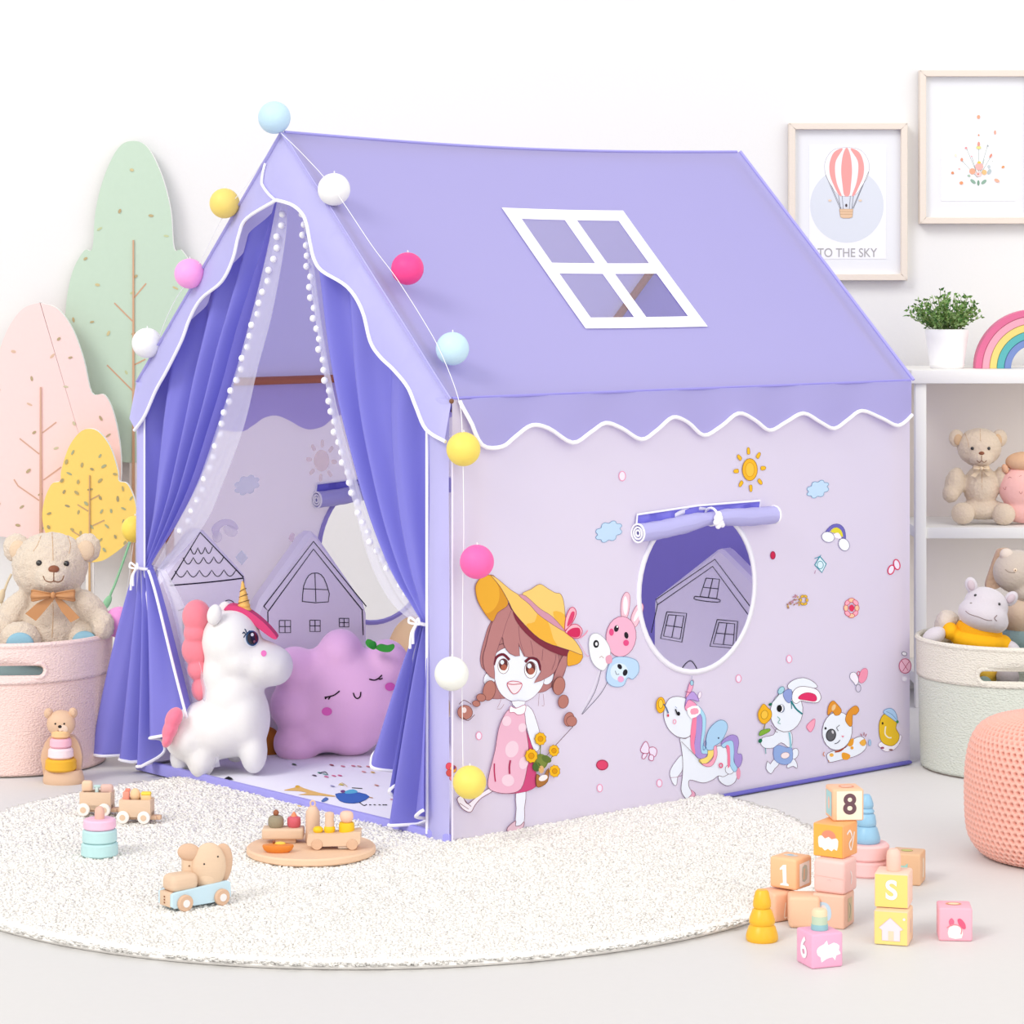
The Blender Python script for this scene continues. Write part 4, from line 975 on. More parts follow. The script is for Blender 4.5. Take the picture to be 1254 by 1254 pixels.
for pts, rr in (([(905,522),(890,505),(870,500),(862,512),(872,530),(895,542),(908,535)],0),([(905,535),(925,520),(955,525),(980,520),(985,535),(965,552),(930,550)],0)):
    bm = BM(); prism(bm, cr([c5(*p) for p in pts], 4, True), lambda x, y, d: P(x, y, CY-.075)+Vector((0, d, 0)), .012, bev=.002); obj('leaf', bm, M('#3f9a3f', .7, .4, 80), cld)
bm = BM(); EL(bm, *c5(893, 522), 5, 5, CY-.072, .006); obj('leaf_knot', bm, M('#2f8a38', .7), cld)
# tan cushion and brown cushion
bm = BM(); EL(bm, 506, 812, 34, 58, 6.16, .05); EL(bm, 512, 868, 40, 40, 6.16, .05); o = blob('plush_cushion', bm, M('#efcf9f', .85, .15, 100), None, .006, 6); tag(o, 'tan rounded cushion behind the right curtain inside the tent', 'cushion')
bm = BM(); EL(bm, 292, 925, 26, 17, 6.02, .04); EL(bm, 325, 915, 22, 26, 6.05, .035); o = blob('plush_cushion', bm, M('#a8672c', .85, .4, 60), None, .005, 4); tag(o, 'small amber brown cushion behind the unicorn legs', 'cushion')
# ------------------------------------------------------------------ teddy bears
FUR1 = M('#e0cfbc', .9, 1, 260, sheen=.5, var=.08)
FUR2 = M('#eedcc4', .9, .5, 160, sheen=.4)
def bear_face(t, bv, nose, eyes, er, mouth, seams, nr, nc='#8a5238', tr=.0011):
    for e in eyes:
        bm = BM(); bead(bm, bv, *e, er, .8); obj('eye', bm, M('#17120f', .12, coat=1), t)
    bm = BM(); bead(bm, bv, *nose, nr, .55, asp=.72); obj('nose', bm, M(nc, .45, .3, 200), t)
    bm = BM()
    for m_ in mouth: thread(bm, bv, m_, tr, 5)
    obj('mouth', bm, M('#7d5236', .7), t)
    if seams:
        bm = BM()
        for m_ in seams: thread(bm, bv, m_, tr*.7, 5)
        obj('seam', bm, M('#c7a47e', .8), t)
def c3(x, y): return (x/3.686, 640+y/3.686)
TY = 6.04
ted = thing('teddy_bear', 'large cream teddy bear with brown ribbon bow sitting in the pink basket', 'soft toy', P(62, 830, TY))
bm = BM()
EL(bm, 61.5, 690, 47, 38, TY, .078); EL(bm, 61, 700, 45, 32, TY, .078)
hd = None
for (u, v, ru, rv, ry, rot, dy) in ((64,768,40,46,.07,0,0),(66,800,42,34,.065,0,0),(16,752,18,32,.035,32,-.02),(0,772,20,20,.033,0,-.05),(112,748,17,30,.035,-35,-.02),(126,766,14,18,.03,0,-.045)):
    EL(bm, u, v, ru, rv, TY, ry, rot, dy=dy)
EL(bm, 65, 706, 22.5, 19, TY, .05, dy=-.055)
tb = blob('body', bm, FUR1, ted, .005, 5, fur=.006, fs=.009)
for x, y in ((20, 671), (107, 671)):
    bm = BM(); EL(bm, x, y, 16.5, 18, TY, .022); e = blob('ear', bm, FUR1, ted, .003, 2, fur=.005, fs=.009)
    bm = BM(); EL(bm, x+(2 if x < 60 else -2), y+3, 10.5, 12.5, TY, .008, dy=-.019); obj('inner_ear', bm, M('#dcc3a8', .9, .5, 200), e, sharp=0)
for x, y, rx, ff in ((24, 785, 26, 0), (103, 783, 24, .045)):
    bm = BM(); EL(bm, x, y-2, rx, 22, TY, .036, dy=-.072+ff); f_ = blob('foot', bm, FUR1, ted, .004, 3, fur=.005, fs=.009)
    bm = BM(); EL(bm, x+.5, y+4, rx*.66, 14.5, TY, .010, dy=-.106+ff); obj('foot_pad', bm, M('#8fb9cb', .85, .2, 200), f_, sharp=0)
bv_ = bvh(tb)
bear_face(ted, bv_, c3(243,210), [c3(176,182), c3(300,185)], .0068, [[c3(243,222),c3(242,265)],[c3(195,240),c3(205,260),c3(225,268),c3(242,264),(262/3.686,640+268/3.686),c3(280,260),c3(288,240)]], [[c3(235,45),c3(238,100),c3(240,170)],[c3(150,130),c3(170,100),c3(185,60)],[c3(312,140),c3(318,100),c3(305,60)],[c3(238,350),c3(240,420),c3(235,520)]], .0125)
RB = M('#c08a5c', .45, .15, 60)
def bow(t, cu, cv, w_, h_, tails, Y, dy, m, sc=1):
    bm = BM()
    for s in (-1, 1):
        def f(x, y):
            k = sin(pi*min(1, x*1.02))**.7 if x < 1 else 0
            hh = h_*(.25+.75*x)*(1-.15*max(0, x-.9)*10)
            return P(cu+s*w_*x, cv+(y-.5)*2*hh*.5-1.5*x+2*x*x, Y+dy)+Vector((0, -.010*sin(pi*x)*(1 if y > .5 else .6)+.004*sin(9*y), 0))
        grid(bm, 10, 8, f)
    o = obj('bow_loops', bm, m, t, sharp=0); solid(o, .002)
    bm = BM()
    for tl in tails:
        prism(bm, tl, lambda x, y, d: P(x, y, Y+dy)+Vector((0, .004+d, 0)), .0025)
    obj('ribbon_tail', bm, m, t)
    bm = BM(); EL(bm, cu, cv, 3.4*sc, 4.2*sc, Y, .007, dy=dy-.006); obj('bow_knot', bm, m, t)
bow(ted, 65, 729, 27, 16, [[c3(225,335),c3(245,345),c3(200,400),c3(160,445),c3(112,412),c3(165,365)],[c3(245,345),c3(262,335),c3(310,380),c3(358,430),c3(318,452),c3(275,400)]], TY, -.098, RB)
# shelf bear
def c8(x, y): return (1090+x/4.043, 330+y/4.043)
SY = 6.92
sb = thing('teddy_bear', 'small beige teddy bear sitting on the upper shelf', 'soft toy', P(1201, 640, SY))
bm = BM()
for (x, y, rx, ry, d, rot, dy) in ((442,880,110,96,.048,0,0),(450,1075,90,105,.045,0,0),(320,1060,50,82,.024,12,-.01),(300,1110,42,45,.022,0,-.02),(560,1050,42,75,.024,-12,-.01),(460,1190,150,48,.04,0,-.01),(453,935,58,42,.035,0,-.028)):
    EL(bm, *c8(x, y), rx/4.043, ry/4.043, SY, d, rot, dy=dy)
FUR3 = M('#d9c6b0', .9, .7, 160, sheen=.4, var=.05)
sbb = blob('body', bm, FUR3, sb, .0035, 4, fur=.003, fs=.007)
for x in (328, 542):
    bm = BM(); EL(bm, *c8(x, 835), 9.5, 11, SY, .012); e = blob('ear', bm, FUR3, sb, .0022, 2); bm = BM(); EL(bm, *c8(x+(8 if x<400 else -8), 842), 5.5, 7, SY, .005, dy=-.009); obj('inner_ear', bm, M('#cfae8c', .9), e)
for x, y in ((360, 1208), (562, 1212)):
    bm = BM(); EL(bm, *c8(x, y), 14.5, 13.5, SY, .024, dy=-.045); obj('foot', bm, FUR3, sb, sharp=0)
bvs = bvh(sbb)
bear_face(sb, bvs, c8(453,910), [c8(407,886), c8(489,886)], .0046, [[c8(453,922),c8(453,945)],[c8(430,945),c8(442,955),c8(453,947),c8(466,955),c8(478,945)]], [[c8(446,790),c8(448,850)],[c8(370,810),c8(385,850),c8(390,880)],[c8(455,1000),c8(455,1090)]], .0075, tr=.0008)
bow(sb, *c8(452, 985), 10, 7, [[c8(440,990),c8(452,992),c8(425,1030),c8(400,1022)],[c8(452,992),c8(464,990),c8(500,1012),c8(490,1026)]], SY, -.052, M('#e3cdb0', .6), .6)
# pink plush on the shelf
pp = thing('pink_plush', 'round pink plush with tan cap beside the shelf teddy bear', 'soft toy', P(1252, 640, SY))
bm = BM(); EL(bm, 1252, 598, 29, 28, SY, .045, dy=-.02); EL(bm, 1252, 622, 24, 19, SY, .04, dy=-.015); pb = blob('body', bm, M('#f3bcb4', .85, .3, 100, sheen=.3), pp, .0035, 5)
bm = BM(); EL(bm, 1254, 566, 23, 13, SY, .036, dy=-.02); blob('cap', bm, M('#d9b08e', .85, .4, 100), pp, .003, 3)
bm = BM(); EL(bm, 1231, 574, 4, 6, SY, .01, -20, dy=-.03); obj('ear', bm, M('#dfb090', .85), pp)
pv = bvh(pb); bm = BM()
for q in ([c8(585,1035),c8(592,1028),c8(602,1032)],[c8(640,1025),c8(650,1020)],[c8(560,1080),c8(570,1090),c8(575,1075)],[c8(640,1100),c8(648,1112),c8(655,1100)]): thread(bm, pv, q, .0007, 4)
obj('stitching', bm, M('#c2837c', .7), pp)
# hippo
def ch(x, y): return (1110+x/7.84, 640+y/7.84)
HY = 5.99
hip = thing('hippo_plush', 'grey hippo plush in a yellow turtleneck shirt leaning out of the grey basket', 'soft toy', P(1200, 830, HY))
HG = M('#cbc4cb', .88, .2, 250, sheen=.4)
bm = BM()
for (x, y, rx, ry, d, rot, dy) in ((765,790,215,170,.052,16,0),(735,890,245,165,.060,16,-.012),(800,930,180,130,.055,16,-.01)):
    EL(bm, *ch(x, y), rx/7.84, ry/7.84, HY, d, rot, dy=dy)
hb = blob('head', bm, HG, hip, .0035, 8)
hv_ = bvh(hb)
for (x, y, rot) in ((622,600,-14),(1005,730,38)):
    bm = BM(); EL(bm, *ch(x, y), 7.5, 10, HY, .012, rot); e = obj('ear', bm, HG, hip, sharp=0); bm = BM(); EL(bm, *ch(x, y), 4.6, 6.5, HY, .006, rot, dy=-.009); obj('inner_ear', bm, M('#c4b4bc', .9), e)
bm = BM()
for (x, y, rx, ry, d, rot) in ((690,1130,270,130,.058,8),(700,1290,260,160,.062,0),(420,1040,75,85,.03,20),(930,1165,85,90,.03,-20)): EL(bm, *ch(x, y), rx/7.84, ry/7.84, HY, d, rot)
sh = blob('shirt', bm, M('#eeb01c', .8, .15, 120), hip, .0035, 4)
bm = BM(); c = P(*ch(700, 1040), HY); T = Matrix.Translation(c) @ Euler((0, radians(15), 0)).to_matrix().to_4x4()
lathe(bm, [(.047, -.012), (.051, -.010), (.053, 0), (.050, .010), (.046, .012)], seg=40, T=T @ Matrix.Diagonal((1, .9, 1, 1))); obj('collar', bm, M('#e9a51c', .8, .15, 120), hip)
for (x, y, rot, rx, ry) in ((265,1090,60,80,120),(1020,1225,-40,70,110)):
    bm = BM(); EL(bm, *ch(x, y), rx/7.84, ry/7.84, HY, .024, rot, dy=-.01); obj('arm', bm, HG, hip, sharp=0)
for q in (ch(662,697), ch(892,782)):
    bm = BM(); bead(bm, hv_, *q, .0034, .8); obj('eye', bm, M('#141216', .15, coat=1), hip)
bm = BM(); bead(bm, hv_, *ch(620,772), .0032, .35, asp=.6); obj('nostril', bm, M('#8f8884', .6), hip)
bm = BM(); thread(bm, hv_, [ch(570,850),ch(610,880),ch(690,905),ch(770,935),ch(822,938)], .0009, 6); thread(bm, hv_, [ch(868,890),ch(845,918),ch(866,944)], .0011, 6); obj('mouth', bm, M('#8a7a7a', .7), hip)
# elephant plush and cream plush in the same basket
elp = thing('elephant_plush', 'grey brown elephant plush with teal trousers behind the hippo', 'soft toy', P(1245, 830, 6.11))
EG = M('#bfb2a6', .9, .5, 120, sheen=.3)
bm = BM(); 
for (x, y, rx, ry, d, rot) in ((1060,470,230,210,.05,0),(1120,650,120,130,.045,0)): EL(bm, *ch(x, y), rx/7.84, ry/7.84, 6.11, d, rot)
eb = blob('head', bm, EG, elp, .0035, 6)
bm = BM(); EL(bm, *ch(1110, 900), 25, 28, 6.11, .045); blob('body', bm, M('#c6b09c', .9, .4, 120), elp, .004, 4)
bm = BM(); EL(bm, *ch(1110, 1140), 29, 22, 6.11, .05); blob('trousers', bm, M('#8aa3a6', .9, .5, 160), elp, .004, 3)
bm = BM(); prism(bm, cr([ch(*p) for p in ((1010,262),(900,255),(860,310),(800,480),(765,600),(800,640),(900,620),(960,500),(1010,380))], 4, True), lambda x, y, d: P(x, y, 6.12)+Vector((0, d, 0)), .018, bev=.005); obj('ear', bm, M('#c2a48e', .9, .6, 160), elp, sharp=60)
bm = BM(); EL(bm, *ch(965, 310), 9, 8, 6.10, .014, 20); obj('hair_tuft', bm, M('#d3c5ba', .9), elp)
ev_ = bvh(eb); bm = BM(); bead(bm, ev_, *ch(1045,457), .0042, .6, mi=0); obj('eye_rim', bm, M('#ead4bc', .8), elp); bm = BM(); bead(bm, ev_, *ch(1045,457), .002, 1.8); obj('eye', bm, M('#5a3320', .3), elp)
bm = BM(); 
for q in ([ch(800,585),ch(850,575),ch(900,600),ch(960,640)],[ch(950,450),ch(985,475),ch(1040,480)]): thread(bm, ev_, q, .0009, 5)
obj('seam', bm, M('#94867a', .8), elp)
bm = BM(); EL(bm, *ch(400, 945), 14, 13, 6.06, .035); EL(bm, *ch(380, 1010), 14, 22, 6.06, .04); o = blob('cream_plush', bm, M('#ddd0c2', .9, .6, 140), None, .0035, 3, fur=.003, fs=.008); tag(o, 'cream plush lump behind the hippo arm in the grey basket', 'soft toy')
# ------------------------------------------------------------------ baskets
def basket(name, label, c, R0, R1, H, ang, hw, hz, m_low, m_top, zb, knit):
    t = thing(name, label, 'basket', c)
    def rad(z): return R0+(R1-R0)*(z/H)**.8
    def wall(z0, z1, off, hole, m, nm, sp=.012, disp=0):
        bm = BM(); Rm = (R0+R1)/2; N = 2*pi*Rm
        def fn(x, y):
            a = ang+x/Rm; r = rad(max(0, y))+off+disp*sin(y*2*pi/.0105)*1
            return Vector(c)+Vector((r*cos(a), r*sin(a), y))
        n = 120; out = [(-N/2+N*i/n, z0) for i in range(n+1)]+[(N/2-N*i/n, z1) for i in range(n+1)]
        sheet(bm, out, fn, [hole] if hole else [], sp=sp)
        bmesh.ops.remove_doubles(bm, verts=bm.verts, dist=1e-4)
        o = obj(nm, bm, m, t, sharp=0); solid(o, .007); return o
    k = 14; hl = [(hw-.016+.016*cos(a_), hz+.016*sin(a_)) for a_ in [-pi/2+pi*i/k for i in range(k+1)]]+[(-hw+.016-.016*cos(a_), hz-.016*sin(a_)) for a_ in [-pi/2+pi*i/k for i in range(k+1)]]
    w1 = wall(.004, zb+.006, 0, None, m_low, 'lower_wall')
    w2 = wall(zb, H, .003, hl, m_top, 'upper_band')
    Rm = (R0+R1)/2
    bm = BM(); tube(bm, [Vector(c)+Vector(((rad(y)+.004)*cos(ang+x/Rm), (rad(y)+.004)*sin(ang+x/Rm), y)) for x, y in hl], .0055, 8, True); obj('handle_rim', bm, m_top, w2)
    bm = BM(); tube(bm, [Vector(c)+Vector(((R1+.003)*cos(2*pi*i/90), (R1+.003)*sin(2*pi*i/90), H)) for i in range(90)], .0062, 8, True); obj('rim', bm, m_top, w2)
    bm = BM(); lathe(bm, [(0, .003), (R0-.004, .003), (R0-.002, .006), (R0-.004, .010), (0, .010)], c, 64, cap=False); obj('base', bm, m_low, t)
    bm = BM(); tube(bm, [Vector(c)+Vector(((R0)*cos(2*pi*i/90), (R0)*sin(2*pi*i/90), .004)) for i in range(90)], .0035, 6, True); obj('base_seam', bm, M('#8a8078', .8), t)
    return t
Bc = Vector(((18-CX)/F*6.06, 6.06, 0))
basket('storage_basket', 'round pink fabric basket with oval handle hole holding the large teddy', Bc, .200, .2125, .289, -pi/2+.063, .090, .234, M('#f0d3cb', .85, .55, 230, 'weave'), M('#f2d8d2', .85, .55, 230, 'weave'), .205, 0)
Bd = Vector(((1239-CX)/F*6.0, 6.0, 0))
basket('storage_basket', 'round grey basket with cream top band holding the hippo plush', Bd, .198, .2055, .287, -pi/2-.089, .092, .229, M('#ccd0c6', .85, .6, 200, 'weave'), M('#ddd8cd', .85, .6, 220, 'weave'), .205, 0)
bm = BM(); EL(bm, 30, 826, 44, 14, 6.0, .07, 5); EL(bm, 8, 830, 34, 16, 6.0, .07, -10); o = blob('folded_blanket', bm, M('#8fa6a8', .85, .3, 60), None, .006, 4); tag(o, 'grey blue blanket inside the pink basket, seen through its handle', 'blanket')
for u, v, r, Y, c, lb in ((1234, 829, 14, 5.90, '#b9b0b4', 'grey fabric ball seen through the basket handle'), (1208, 826, 14, 5.93, '#e0b548', 'yellow fabric ball seen through the basket handle'), (1205, 838, 10, 5.89, '#8fa39c', 'grey green fabric ball low in the basket handle')):
    bm = BM(); EL(bm, u, v, r, r, Y, r*Y/F, seg=24); tag(obj('fabric_ball', bm, M(c, .85, .3, 160), None, sharp=0), lb, 'ball', 'balls inside the grey basket')
# ------------------------------------------------------------------ knitted pouf
pc = Vector(((1304-CX)/F*5.07, 5.07, 0)); PR = .182; PH = .262
bm = BM(); nu, nv = 756, 280
prof = cr([(0.001, PH+.004), (.06, PH+.004), (.11, PH), (.148, PH-.012), (.170, PH-.035), (PR, PH-.075), (PR+.004, PH*.5), (PR+.001, .055), (.170, .022), (.150, .004), (.12, 0)], 8)
def pf(x, y):
    r, z = samp(prof, y); a = 2*pi*x; L_ = y
    rows = 40; st = 84
    p = y*rows; k = int(p); q = p-k; s_ = (x*st+.5*(k % 2)) % 1
    h = max(0, sin(pi*q))**.6; hole = math.exp(-((s_-.5)/.19)**2-((q-.5)/.27)**2)
    d = .0022*abs(sin(pi*(x*st+.5*(k % 2)+.25)))-.0125*hole*(1 if r > .05 else r/.05)+.0006*sin(2*pi*q)
    n = Vector((cos(a), sin(a), 0)) if z < PH-.03 else Vector((cos(a)*.5, sin(a)*.5, .85))
    return pc+Vector((r*cos(a), r*sin(a), z))+n*d
grid(bm, nu, nv, pf, closed_u=True)
tag(obj('knitted_pouf', bm, M('#ecb5a6', .85, .2, 300, sheen=.3), sharp=0, loc=pc), 'round coral pink knitted pouf at the right edge of the picture', 'pouf')
# ------------------------------------------------------------------ shelf unit
WS = M('#ebe9e5', .5)
SX0 = (1121-CX)/F*6.81; SX1 = SX0+.95; SYF = 6.81; SYB = 7.13
sh_ = thing('shelf_unit', 'white open shelf unit behind the grey basket', 'shelf', ((SX0+SX1)/2, (SYF+SYB)/2, 0))
for x in (SX0+.014, SX1-.014):
    for y in (SYF+.014, SYB-.014):
        bm = BM(); box(bm, (x, y, .413), (.028, .028, .826), bev=.002); obj('post', bm, WS, sh_)
bm = BM(); box(bm, ((SX0+SX1)/2, (SYF+SYB)/2-.004, .8395), (SX1-SX0+.024, SYB-SYF+.016, .034), bev=.002); obj('top_board', bm, WS, sh_)
for z in (.443, .07):
    bm = BM(); box(bm, ((SX0+SX1)/2, (SYF+SYB)/2, z), (SX1-SX0-.004, SYB-SYF-.01, .028), bev=.0015); obj('shelf_board', bm, WS, sh_)
bm = BM(); box(bm, ((SX0+SX1)/2, SYB-.004, .44), (SX1-SX0-.03, .006, .77)); obj('shade_board', bm, M('#f0e8e0', .8), sh_)  # added board; its warm beige stands in for shade between the shelves
# potted plant
PY = 6.94
def sx(u): return (u-CX)/F*PY
pt = thing('potted_plant', 'small green leafy plant in a white ribbed pot on the shelf top', 'plant', (sx(1159.5), PY, .8565))
pc2 = (sx(1159.5), PY, .8565)
bm = BM(); lathe(bm, [(0, .0), (.041, 0), (.044, .003), (.0455, .010), (.0445, .012), (.0535, .078), (.0545, .080), (.0555, .100), (.0535, .1015), (.051, .098), (.049, .086), (0, .086)], pc2, 48, cap=False); obj('pot', bm, M('#f6f5f3', .35), pt)
bm = BM(); lathe(bm, [(0, .0865), (.047, .0865), (.05, .089), (0, .094)], pc2, 32, cap=False); obj('soil', bm, M('#4a3a2c', .9, .6, 100), pt)
bl = BM(); bs = BM(); random.seed(11)
gm = [M('#7ca05c', .6, var=.1), M('#a3bf80', .6), M('#4f7a3c', .6)]
base = Vector(pc2)+Vector((0, 0, .09))
for i in range(110):
    a = random.random()*2*pi; tl = random.random()**.7*1.05; L_ = random.uniform(.075, .115)*(1-.15*tl)
    d = Vector((cos(a)*sin(tl), sin(a)*sin(tl), cos(tl))); s = base+Vector((cos(a)*.03*random.random(), sin(a)*.03*random.random(), 0))
    pts = [s+d*L_*k/6+Vector((0, 0, -.10*(L_*k/6)**1.0*tl*k/6*.4)) for k in range(7)]
    tube(bs, pts, .0009, 4)
    for k in range(2, 7):
        for r in range(2):
            an = random.random()*2*pi; o_ = (d.orthogonal().normalized()*cos(an)+d.cross(d.orthogonal().normalized())*sin(an)); dirn = (o_+d*.8).normalized()
            w_ = dirn.cross(Vector((random.random(), random.random(), random.random()))).normalized(); l = random.uniform(.009, .016); n_ = dirn.cross(w_)*.0015
            p = pts[k]; add(bl, [p, p+dirn*l*.4+w_*l*.3+n_, p+dirn*l, p+dirn*l*.4-w_*l*.3+n_, p+dirn*l*.5-n_], [(0, 1, 4), (1, 2, 4), (2, 3, 4), (3, 0, 4)], random.choice((0, 0, 1, 2)))
obj('foliage', bl, gm, pt, smooth=False, keep=True); obj('stems', bs, M('#7f8f52', .7), pt)
# rainbow
RY = 6.93; rc = P(1265, 453.2, RY); rc.z = .8567
rb = thing('toy_rainbow', 'wooden stacking rainbow of five arches on the shelf top', 'toy', rc)
sc_ = RY/F
for (r1, r0), c in zip(((72,64),(63.6,55),(54.6,46),(45.6,37),(36.6,28.5)), ('#d5688f','#e89fb0','#dfcb76','#55aaac','#7086bd')):
    bm = BM(); n = 40
    ol = [(r1*sc_*cos(pi*i/n), r1*sc_*sin(pi*i/n)) for i in range(n+1)]+[(r0*sc_*cos(pi*i/n), r0*sc_*sin(pi*i/n)) for i in range(n, -1, -1)]
    prism(bm, ol, lambda x, y, d: rc+Vector((x, d-.02, y)), .04, bev=.0012); obj('arch', bm, M(c, .5), rb, label='arch '+{'#d5688f':'deep pink','#e89fb0':'light pink','#dfcb76':'yellow','#55aaac':'teal','#7086bd':'blue'}[c])
# ------------------------------------------------------------------ framed prints
FW = M('#e2d6ca', .55, .15, 60, 'wood', var=.04)
def frame(u0, v0, u1, v1, label, bw=7.8):
    Y = WY-.032; s = Y/F; c = P((u0+u1)/2, (v0+v1)/2, Y); W_ = (u1-u0)*s/2; H_ = (v1-v0)*s/2; b = bw*s
    t = thing('picture_frame', label, 'picture', (c.x, WY-.001, c.z), group=None)
    for k in range(4):
        bm = BM()
        o_ = [(-W_, -H_), (W_, -H_), (W_, H_), (-W_, H_)]; i_ = [(-W_+b, -H_+b), (W_-b, -H_+b), (W_-b, H_-b), (-W_+b, H_-b)]
        q = [o_[k], o_[(k+1) % 4], i_[(k+1) % 4], i_[k]]
        prism(bm, q, lambda x, y, d: Vector((c.x+x, WY-.032+d, c.z+y)), .030, bev=.0012); obj('frame_side', bm, FW, t)
    bm = BM(); box(bm, (c.x, WY-.012, c.z), (2*(W_-b)+.004, .006, 2*(H_-b)+.004)); obj('mount_board', bm, M('#e3e4e8', .7), t)
    return t
def artY(Y, dl=.00008): return lambda u, v, k=0: P(u, v, Y-dl*k)
f1 = frame(966.3, 150.6, 1111.5, 343.4, 'smaller framed balloon picture reading TO THE SKY, left of the pair')
Yp = WY-.0155
bm = BM(); a, b = P(991, 178, WY-.016), P(1085, 317, WY-.016); box(bm, ((a.x+b.x)/2, WY-.0155, (a.z+b.z)/2), (b.x-a.x, .0012, a.z-b.z)); sh1 = obj('print_sheet', bm, M('#ececf1', .7), f1)
A = Art(artY(WY-.0163)).frame(940, 60, 3.994)
A.ell(388,765,180,182,'#d5d9e2',n=48)
A.poly([(387,482),(320,495),(282,550),(284,615),(310,665),(350,715),(425,715),(465,665),(492,615),(494,550),(455,495)],'#eeecee',5,'#9a9aa4',.35)
A.poly([(368,487),(325,505),(303,560),(306,620),(330,680),(350,715),(362,715),(340,660),(330,600),(335,545)],'#ee9f9c',4)
A.poly([(387,482),(368,520),(360,590),(366,660),(375,715),(400,715),(408,660),(413,590),(405,520)],'#ee9f9c',4)
A.poly([(405,487),(448,505),(470,560),(468,620),(443,680),(425,715),(413,715),(433,660),(443,600),(440,545)],'#ee9f9c',4)
for l in ([(284,615),(355,782)],[(310,665),(360,780)],[(494,600),(420,780)],[(465,665),(415,780)],[(347,715),(357,782)],[(365,718),(370,782)],[(405,718),(400,782)],[(420,718),(412,782)]): A.line(l,.45,'#77777f',0)
A.poly([(352,783),(418,783),(414,822),(400,827),(370,827),(357,822)],'#dfbd9c',0,'#b58f6c',.4); A.line([(355,795),(416,795)],.4,'#b58f6c',0); A.line([(356,808),(415,808)],.4,'#b58f6c',0); A.ell(385,765,5,8,'#54464a')
for x in (305, 453): A.ell(x,741,8,5,'#e6cdb4')
A.done('balloon_drawing', f1)
cc = P(1037.5, 310, WY-.0166); 
text_mesh('TO THE SKY', .0335, lambda x, y, z: Vector((cc.x+x*.86, cc.y-z, cc.z+y)), M('#a9a6a8', .8), 'lettering', f1, .0001, .003)
f2 = frame(1126.5, 85.8, 1269.5, 274, 'larger framed flower bouquet picture hanging higher at the right edge')
bm = BM(); a, b = P(1152.5, 114, WY-.016), P(1243, 246, WY-.016); box(bm, ((a.x+b.x)/2, WY-.0152, (a.z+b.z)/2), (b.x-a.x, .002, a.z-b.z)); obj('print_sheet', bm, M('#f0f0f3', .7), f2)
A = Art(artY(WY-.0168)).frame(940, 60, 3.994)
for l in ([(1032,620),(1033,480)],[(1030,625),(975,490)],[(1032,625),(1075,475)],[(1035,625),(1095,520)],[(1028,630),(950,545)],[(1020,600),(1000,530)],[(1045,600),(1060,540)]): A.line(l,.35,'#8fa396')
for (x,y,rx,ry,c,r) in ((1005,648,16,8,'#8fae9c',.7),(1058,650,16,8,'#8fae9c',-.7),(1031,655,6,14,'#7fa08c',0),(985,620,8,6,'#a9bfae',.4),(1085,600,9,14,'#b5c2c4',.5),(1083,575,7,9,'#c3cdd0',0),(1002,598,15,15,'#f0a98c',0),(1035,575,20,18,'#f3b4ae',0),(1060,603,12,13,'#f2bd86',0),(1032,612,14,13,'#f3c9c6',0),(1030,612,4,4,'#c96a5a',0),(1035,555,9,6,'#e6c95a',0),
    (1033,482,12,8,'#dcd98c',0),(1033,465,6,12,'#e59a8c',0),(1032,332,8,10,'#e8a788',0),(1113,408,5,11,'#e0a792',0),(1033,421,4,5,'#dd9a7a',0),(971,484,6,6,'#e59ea0',0),(950,541,6,9,'#e09a80',0),(905,606,7,7,'#d98f68',0),(948,655,9,8,'#e69a70',0),(938,586,6,4,'#efb9b5',0),(920,520,6,8,'#efe3cf',0),(1077,473,4,5,'#a5adad',0),(1092,522,5,11,'#dd8f7c',.5),(1152,577,8,6,'#dd9a68',-.5),(1122,643,14,8,'#eeb098',.5),(1100,548,3,3,'#c8d0c8',0),(998,525,4,4,'#e8b0b5',0)):
    A.ell(x,y,rx,ry,c,r,n=12)
A.done('flower_drawing', f2)
